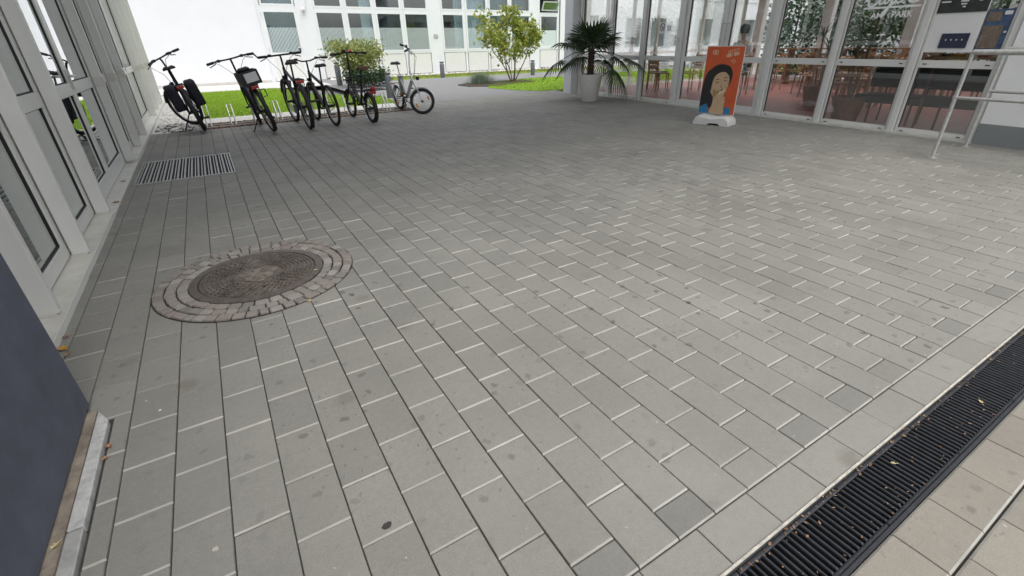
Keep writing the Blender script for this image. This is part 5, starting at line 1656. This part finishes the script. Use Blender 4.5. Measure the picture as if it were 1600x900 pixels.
# lean>0 tips to the left (negative rotation about local x)
bicycle('bicycle', 'black bicycle with two dark pannier bags, leftmost at the rack', (-0.20, 10.29, 0.012), R(94), -R(13), 1.10, dict(extra=('panniers',), stand=1, steer=38, bar=1.10, seat=0.97, width=0.32, step=True))
bicycle('bicycle', 'black bicycle with a crate holding a white sheet on its carrier', (0.826, 9.36, 0.012), R(95), -R(13), 1.08, dict(extra=('boxbasket', 'ushackle'), stand=1, steer=-6, bar=1.08, width=0.35, thick=0.028))
bicycle('bicycle', 'black trekking bicycle with upturned bar ends and a silver motor', (1.414, 9.29, 0.0), R(92), -R(4), 1.14, dict(extra=('silvermotor',), bar=1.04, barends=True, width=0.33, thick=0.024, steer=4))
bicycle('bicycle', 'slim black bicycle without carrier, right of the trekking bicycle', (1.881, 9.36, 0.0), R(96), -R(4), 1.05, dict(rack=False, bar=1.02, rise=0.03, width=0.34, steer=-3, guards=False, brown=False, seat=0.97))
bicycle('bicycle', 'small-wheeled black bicycle with wire baskets and a brown-backed saddle', (2.54, 9.29, 0.0), R(95), -R(1), 1.10, dict(small=True, extra=('wirebaskets', 'bell'), bar=1.08, rise=-0.02, seat=0.86, width=0.31, brown=True))
bicycle('bicycle', 'silver folding bicycle with its front wheel turned sideways, rightmost', (3.64, 10.86, 0.0), R(-86), R(3), 1.09, dict(small=True, silver=True, paint='bike_silver', guard='bike_white', rackmat='bike_white', bar=1.08, rise=0.05, seat=0.88, width=0.24, steer=60, wheel_reflectors=(0.5, 3.9), extra=('battery',), stand=1))

# ================================================================== TREES AND SHRUBS
def leafy(mb, p, d, size, rg):
    """one folded leaf of 2 quads-ish at p pointing along d"""
    d = d.normalized()
    s_ = d.cross(Vector((rg.uniform(-1, 1), rg.uniform(-1, 1), rg.uniform(-0.3, 1))))
    if s_.length < 0.05: s_ = Vector((1, 0, 0))
    s_.normalize()
    n_ = s_.cross(d) * size * 0.10
    w_ = s_ * size * 0.30
    m_ = p + d * size * 0.5
    mb.add([p, m_ - w_ + n_, p + d * size - n_, m_ + w_ + n_], [(0, 1, 2), (0, 2, 3)])
def bushy(name, label, cat, loc, stems, height, spread, nleaf, size, leafm, seed, low=0.35, lean=0.0, bark='bark', rb=0.02, clump=0.16):
    rg = random.Random(seed)
    t_ = thing(name, label, cat, loc)
    tips = []
    tk_ = MB()
    def branch(p, d, L, r_, lev):
        pts = [p]; q = p.copy(); dd = d.copy()
        for k in range(4):
            dd = (dd + Vector((rg.gauss(0, .14), rg.gauss(0, .14), rg.gauss(0.03, .06)))).normalized()
            q = q + dd * L / 4; pts.append(q.copy())
        tk_.tube(pts, [r_ * (1 - 0.14 * k) for k in range(5)], 6 if lev == 0 else 4, cap=lev < 2)
        for k, pp in enumerate(pts):
            if (lev > 0 or k > 2) and pp.z > low * height: tips.append(pp)
        if lev < 2:
            for j in range(3 if lev == 0 else 3):
                at = pts[rg.choice((2, 3, 4, 4))]
                a = rg.uniform(0, 6.28)
                nd = (dd * 0.7 + Vector((math.cos(a) * 0.75, math.sin(a) * 0.75, rg.uniform(-0.1, 0.5)))).normalized()
                branch(at, nd, L * rg.uniform(0.42, 0.62), r_ * 0.55, lev + 1)
    for i in range(stems):
        a = i * 6.28 / stems + rg.uniform(-.3, .3)
        d = Vector((math.cos(a) * spread, math.sin(a) * spread, 1)).normalized()
        branch(Vector((0.06 * math.cos(a), 0.06 * math.sin(a), -0.02)), d, height * rg.uniform(0.55, 0.72), rb, 0)
    tk_.build('trunk', bark, t_, smooth=True, recalc=False)
    cr = MB()
    for i in range(nleaf):
        p = rg.choice(tips) + Vector((rg.gauss(0, clump * 0.5), rg.gauss(0, clump * 0.5), rg.gauss(0, clump * 0.5)))
        if p.z < 0.08 or p.z > height: continue
        d = Vector((rg.gauss(0, 1), rg.gauss(0, 1), rg.gauss(0.1, 0.8)))
        leafy(cr, p, d, size * rg.uniform(0.6, 1.3), rg)
    cr.build('crown', leafm, t_, recalc=False)
    return t_
bushy('garden_tree', 'multi-stemmed small tree with yellow-green leaves in a bed', 'tree', (9.55, 15.7, 0.02), 6, 2.36, 0.29, 2300, 0.13, 'leaf_yg', 31, low=0.30, rb=0.024, clump=0.20)
bushy('variegated_shrub', 'round variegated yellow-green shrub before the far facade', 'shrub', (4.85, 18.4, 0.0), 9, 1.52, 0.44, 3800, 0.10, 'leaf_var', 32, low=0.12, rb=0.012, clump=0.26)
bushy('low_shrub', 'low dark green shrub at the foot of the variegated shrub', 'shrub', (4.55, 18.0, 0.0), 8, 0.52, 0.9, 900, 0.10, 'leaf_dark', 33, low=0.05, rb=0.008, clump=0.2)
bushy('low_shrub', 'dark leafy plant just right of the variegated shrub base', 'shrub', (5.25, 18.1, 0.0), 8, 0.62, 0.9, 900, 0.10, 'leaf_dark', 34, low=0.05, rb=0.008, clump=0.22)
lv = thing('silver_grass_tuft', 'silvery lavender tuft at the left end of the planting bed', 'plant', (8.25, 15.75, 0.02))
b = MB(); rg = random.Random(6)
for i in range(900):
    a = rg.uniform(0, 6.28); r_ = abs(rg.gauss(0, 0.26)); p0 = Vector((r_ * math.cos(a), r_ * math.sin(a), 0))
    d = Vector((math.cos(a) * rg.uniform(0.1, 0.8), math.sin(a) * rg.uniform(0.1, 0.8), 1)).normalized()
    L = rg.uniform(0.25, 0.50) * (1.1 - r_ * 0.6); s_ = Vector((-math.sin(a), math.cos(a), 0)) * 0.008
    b.add([p0 - s_, p0 + s_, p0 + d * L + Vector((0, 0, -0.03))], [(0, 1, 2)])
tag(b.build('blades', 'leaf_lav', lv, recalc=False), kind='stuff')

# ================================================================== FALLEN LEAVES AND BITS
def fallen_leaf(label, x_, y_, z_, s_, mat, rz, curl, seed):
    rg = random.Random(seed)
    out = [(0, -1.0), (0.30, -0.55), (0.62, -0.35), (0.42, 0.0), (0.55, 0.38), (0.20, 0.45), (0, 1.0), (-0.22, 0.45), (-0.55, 0.30), (-0.40, -0.02), (-0.60, -0.40), (-0.28, -0.55)]
    vs = [(0, 0, curl * s_ * 0.2)] + [(a * s_ * rg.uniform(.85, 1.1), b_ * s_ * rg.uniform(.9, 1.1), curl * s_ * (a * a * 1.6 + b_ * b_ * 0.35) + 0.0015) for a, b_ in out]
    b = MB(); b.add(vs, [(0, i, i % 12 + 1) for i in range(1, 13)])
    n = len(b.v)
    b.add([(p[0], p[1], p[2] - 0.0008) for p in vs], [(0, i % 12 + 1, i) for i in range(1, 13)])
    b.tube([(0, -s_ * 0.95, 0.004), (s_ * 0.1, -s_ * 1.5, 0.003)], 0.0012, 4)
    o = b.build('fallen_leaf', mat, None, recalc=False, loc=(x_, y_, z_)); o.rotation_euler = (0, 0, rz)
    tag(o, label, 'leaf', 'fallen leaves')
fallen_leaf('orange leaf lying at the corner of the sill and blue wall', -0.945, 2.80, 0.004, 0.036, 'leaf_orange', 0.7, 0.5, 1)
fallen_leaf('small reddish leaf just above the orange leaf by the sill', -0.955, 2.93, 0.004, 0.020, 'leaf_brown', 1.9, 0.6, 2)
fallen_leaf('brown leaf lowest of the three at the blue wall corner', -0.915, 2.72, 0.004, 0.018, 'leaf_brown', 2.6, 0.4, 3)
fallen_leaf('curled brown leaf against the white kerb strip', -0.655, 1.87, 0.004, 0.017, 'leaf_brown', 0.4, 0.8, 4)
fallen_leaf('small brown leaf below the curled one at the kerb strip', -0.660, 1.80, 0.004, 0.014, 'leaf_brown', 2.1, 0.8, 5)
fallen_leaf('pale leaf at the foot of the blue wall near the lower left corner', -0.728, 1.44, 0.024, 0.015, 'leaf_pale', 2.4, 0.5, 6)
fallen_leaf('pale yellow leaf on the paving just below the manhole', 0.19, 2.63, 0.003, 0.022, 'leaf_pale', 0.5, 0.4, 7)
fallen_leaf('small tan leaf lying on the manhole rim', 0.30, 3.02, 0.014, 0.015, 'leaf_pale', 1.4, 0.4, 8)
fallen_leaf('brown leaf on the threshold beside the floor grate', -1.07, 6.72, 0.013, 0.045, 'leaf_brown', 0.6, 0.4, 9)
fallen_leaf('brown leaf on the sill near the third fin', -1.03, 5.75, 0.014, 0.040, 'leaf_brown', 1.2, 0.4, 10)
fallen_leaf('pale yellow leaf on the black drain grate, upper right', 2.28, 0.262, 0.003, 0.012, 'leaf_pale', 2.3, 0.4, 11)
fallen_leaf('tan leaf on the black drain grate, lower part', 1.66, 0.30, 0.003, 0.010, 'leaf_pale', 0.8, 0.5, 12)

def spot(label, x_, y_, r_, mat, seed):
    rg = random.Random(seed)
    n = 18
    ring = [(r_ * (0.75 + 0.5 * rg.random()) * math.cos(6.283 * k / n), r_ * 0.8 * (0.75 + 0.5 * rg.random()) * math.sin(6.283 * k / n)) for k in range(n)]
    b = MB(); b.add([(0, 0, 0.0016)] + [(a, c, 0.0012) for a, c in ring] + [(a * 1.08, c * 1.08, -0.002) for a, c in ring],
                    [(0, 1 + k, 1 + (k + 1) % n) for k in range(n)] + [(1 + k, 1 + n + k, 1 + n + (k + 1) % n, 1 + (k + 1) % n) for k in range(n)])
    o = b.build('squashed_gum', mat, None, recalc=False, loc=(x_, y_, 0.0012)); tag(o, label, 'stain')
spot('dark squashed gum spot on a paver at the lower centre', 0.125, 1.001, 0.014, 'tar', 1)
spot('small pale dropping on the paving left of centre', -0.504, 2.005, 0.004, 'paper', 2)
spot('greyish lump of gum on a paver near the lower left', -0.329, 1.198, 0.008, 'edge_pale', 3)
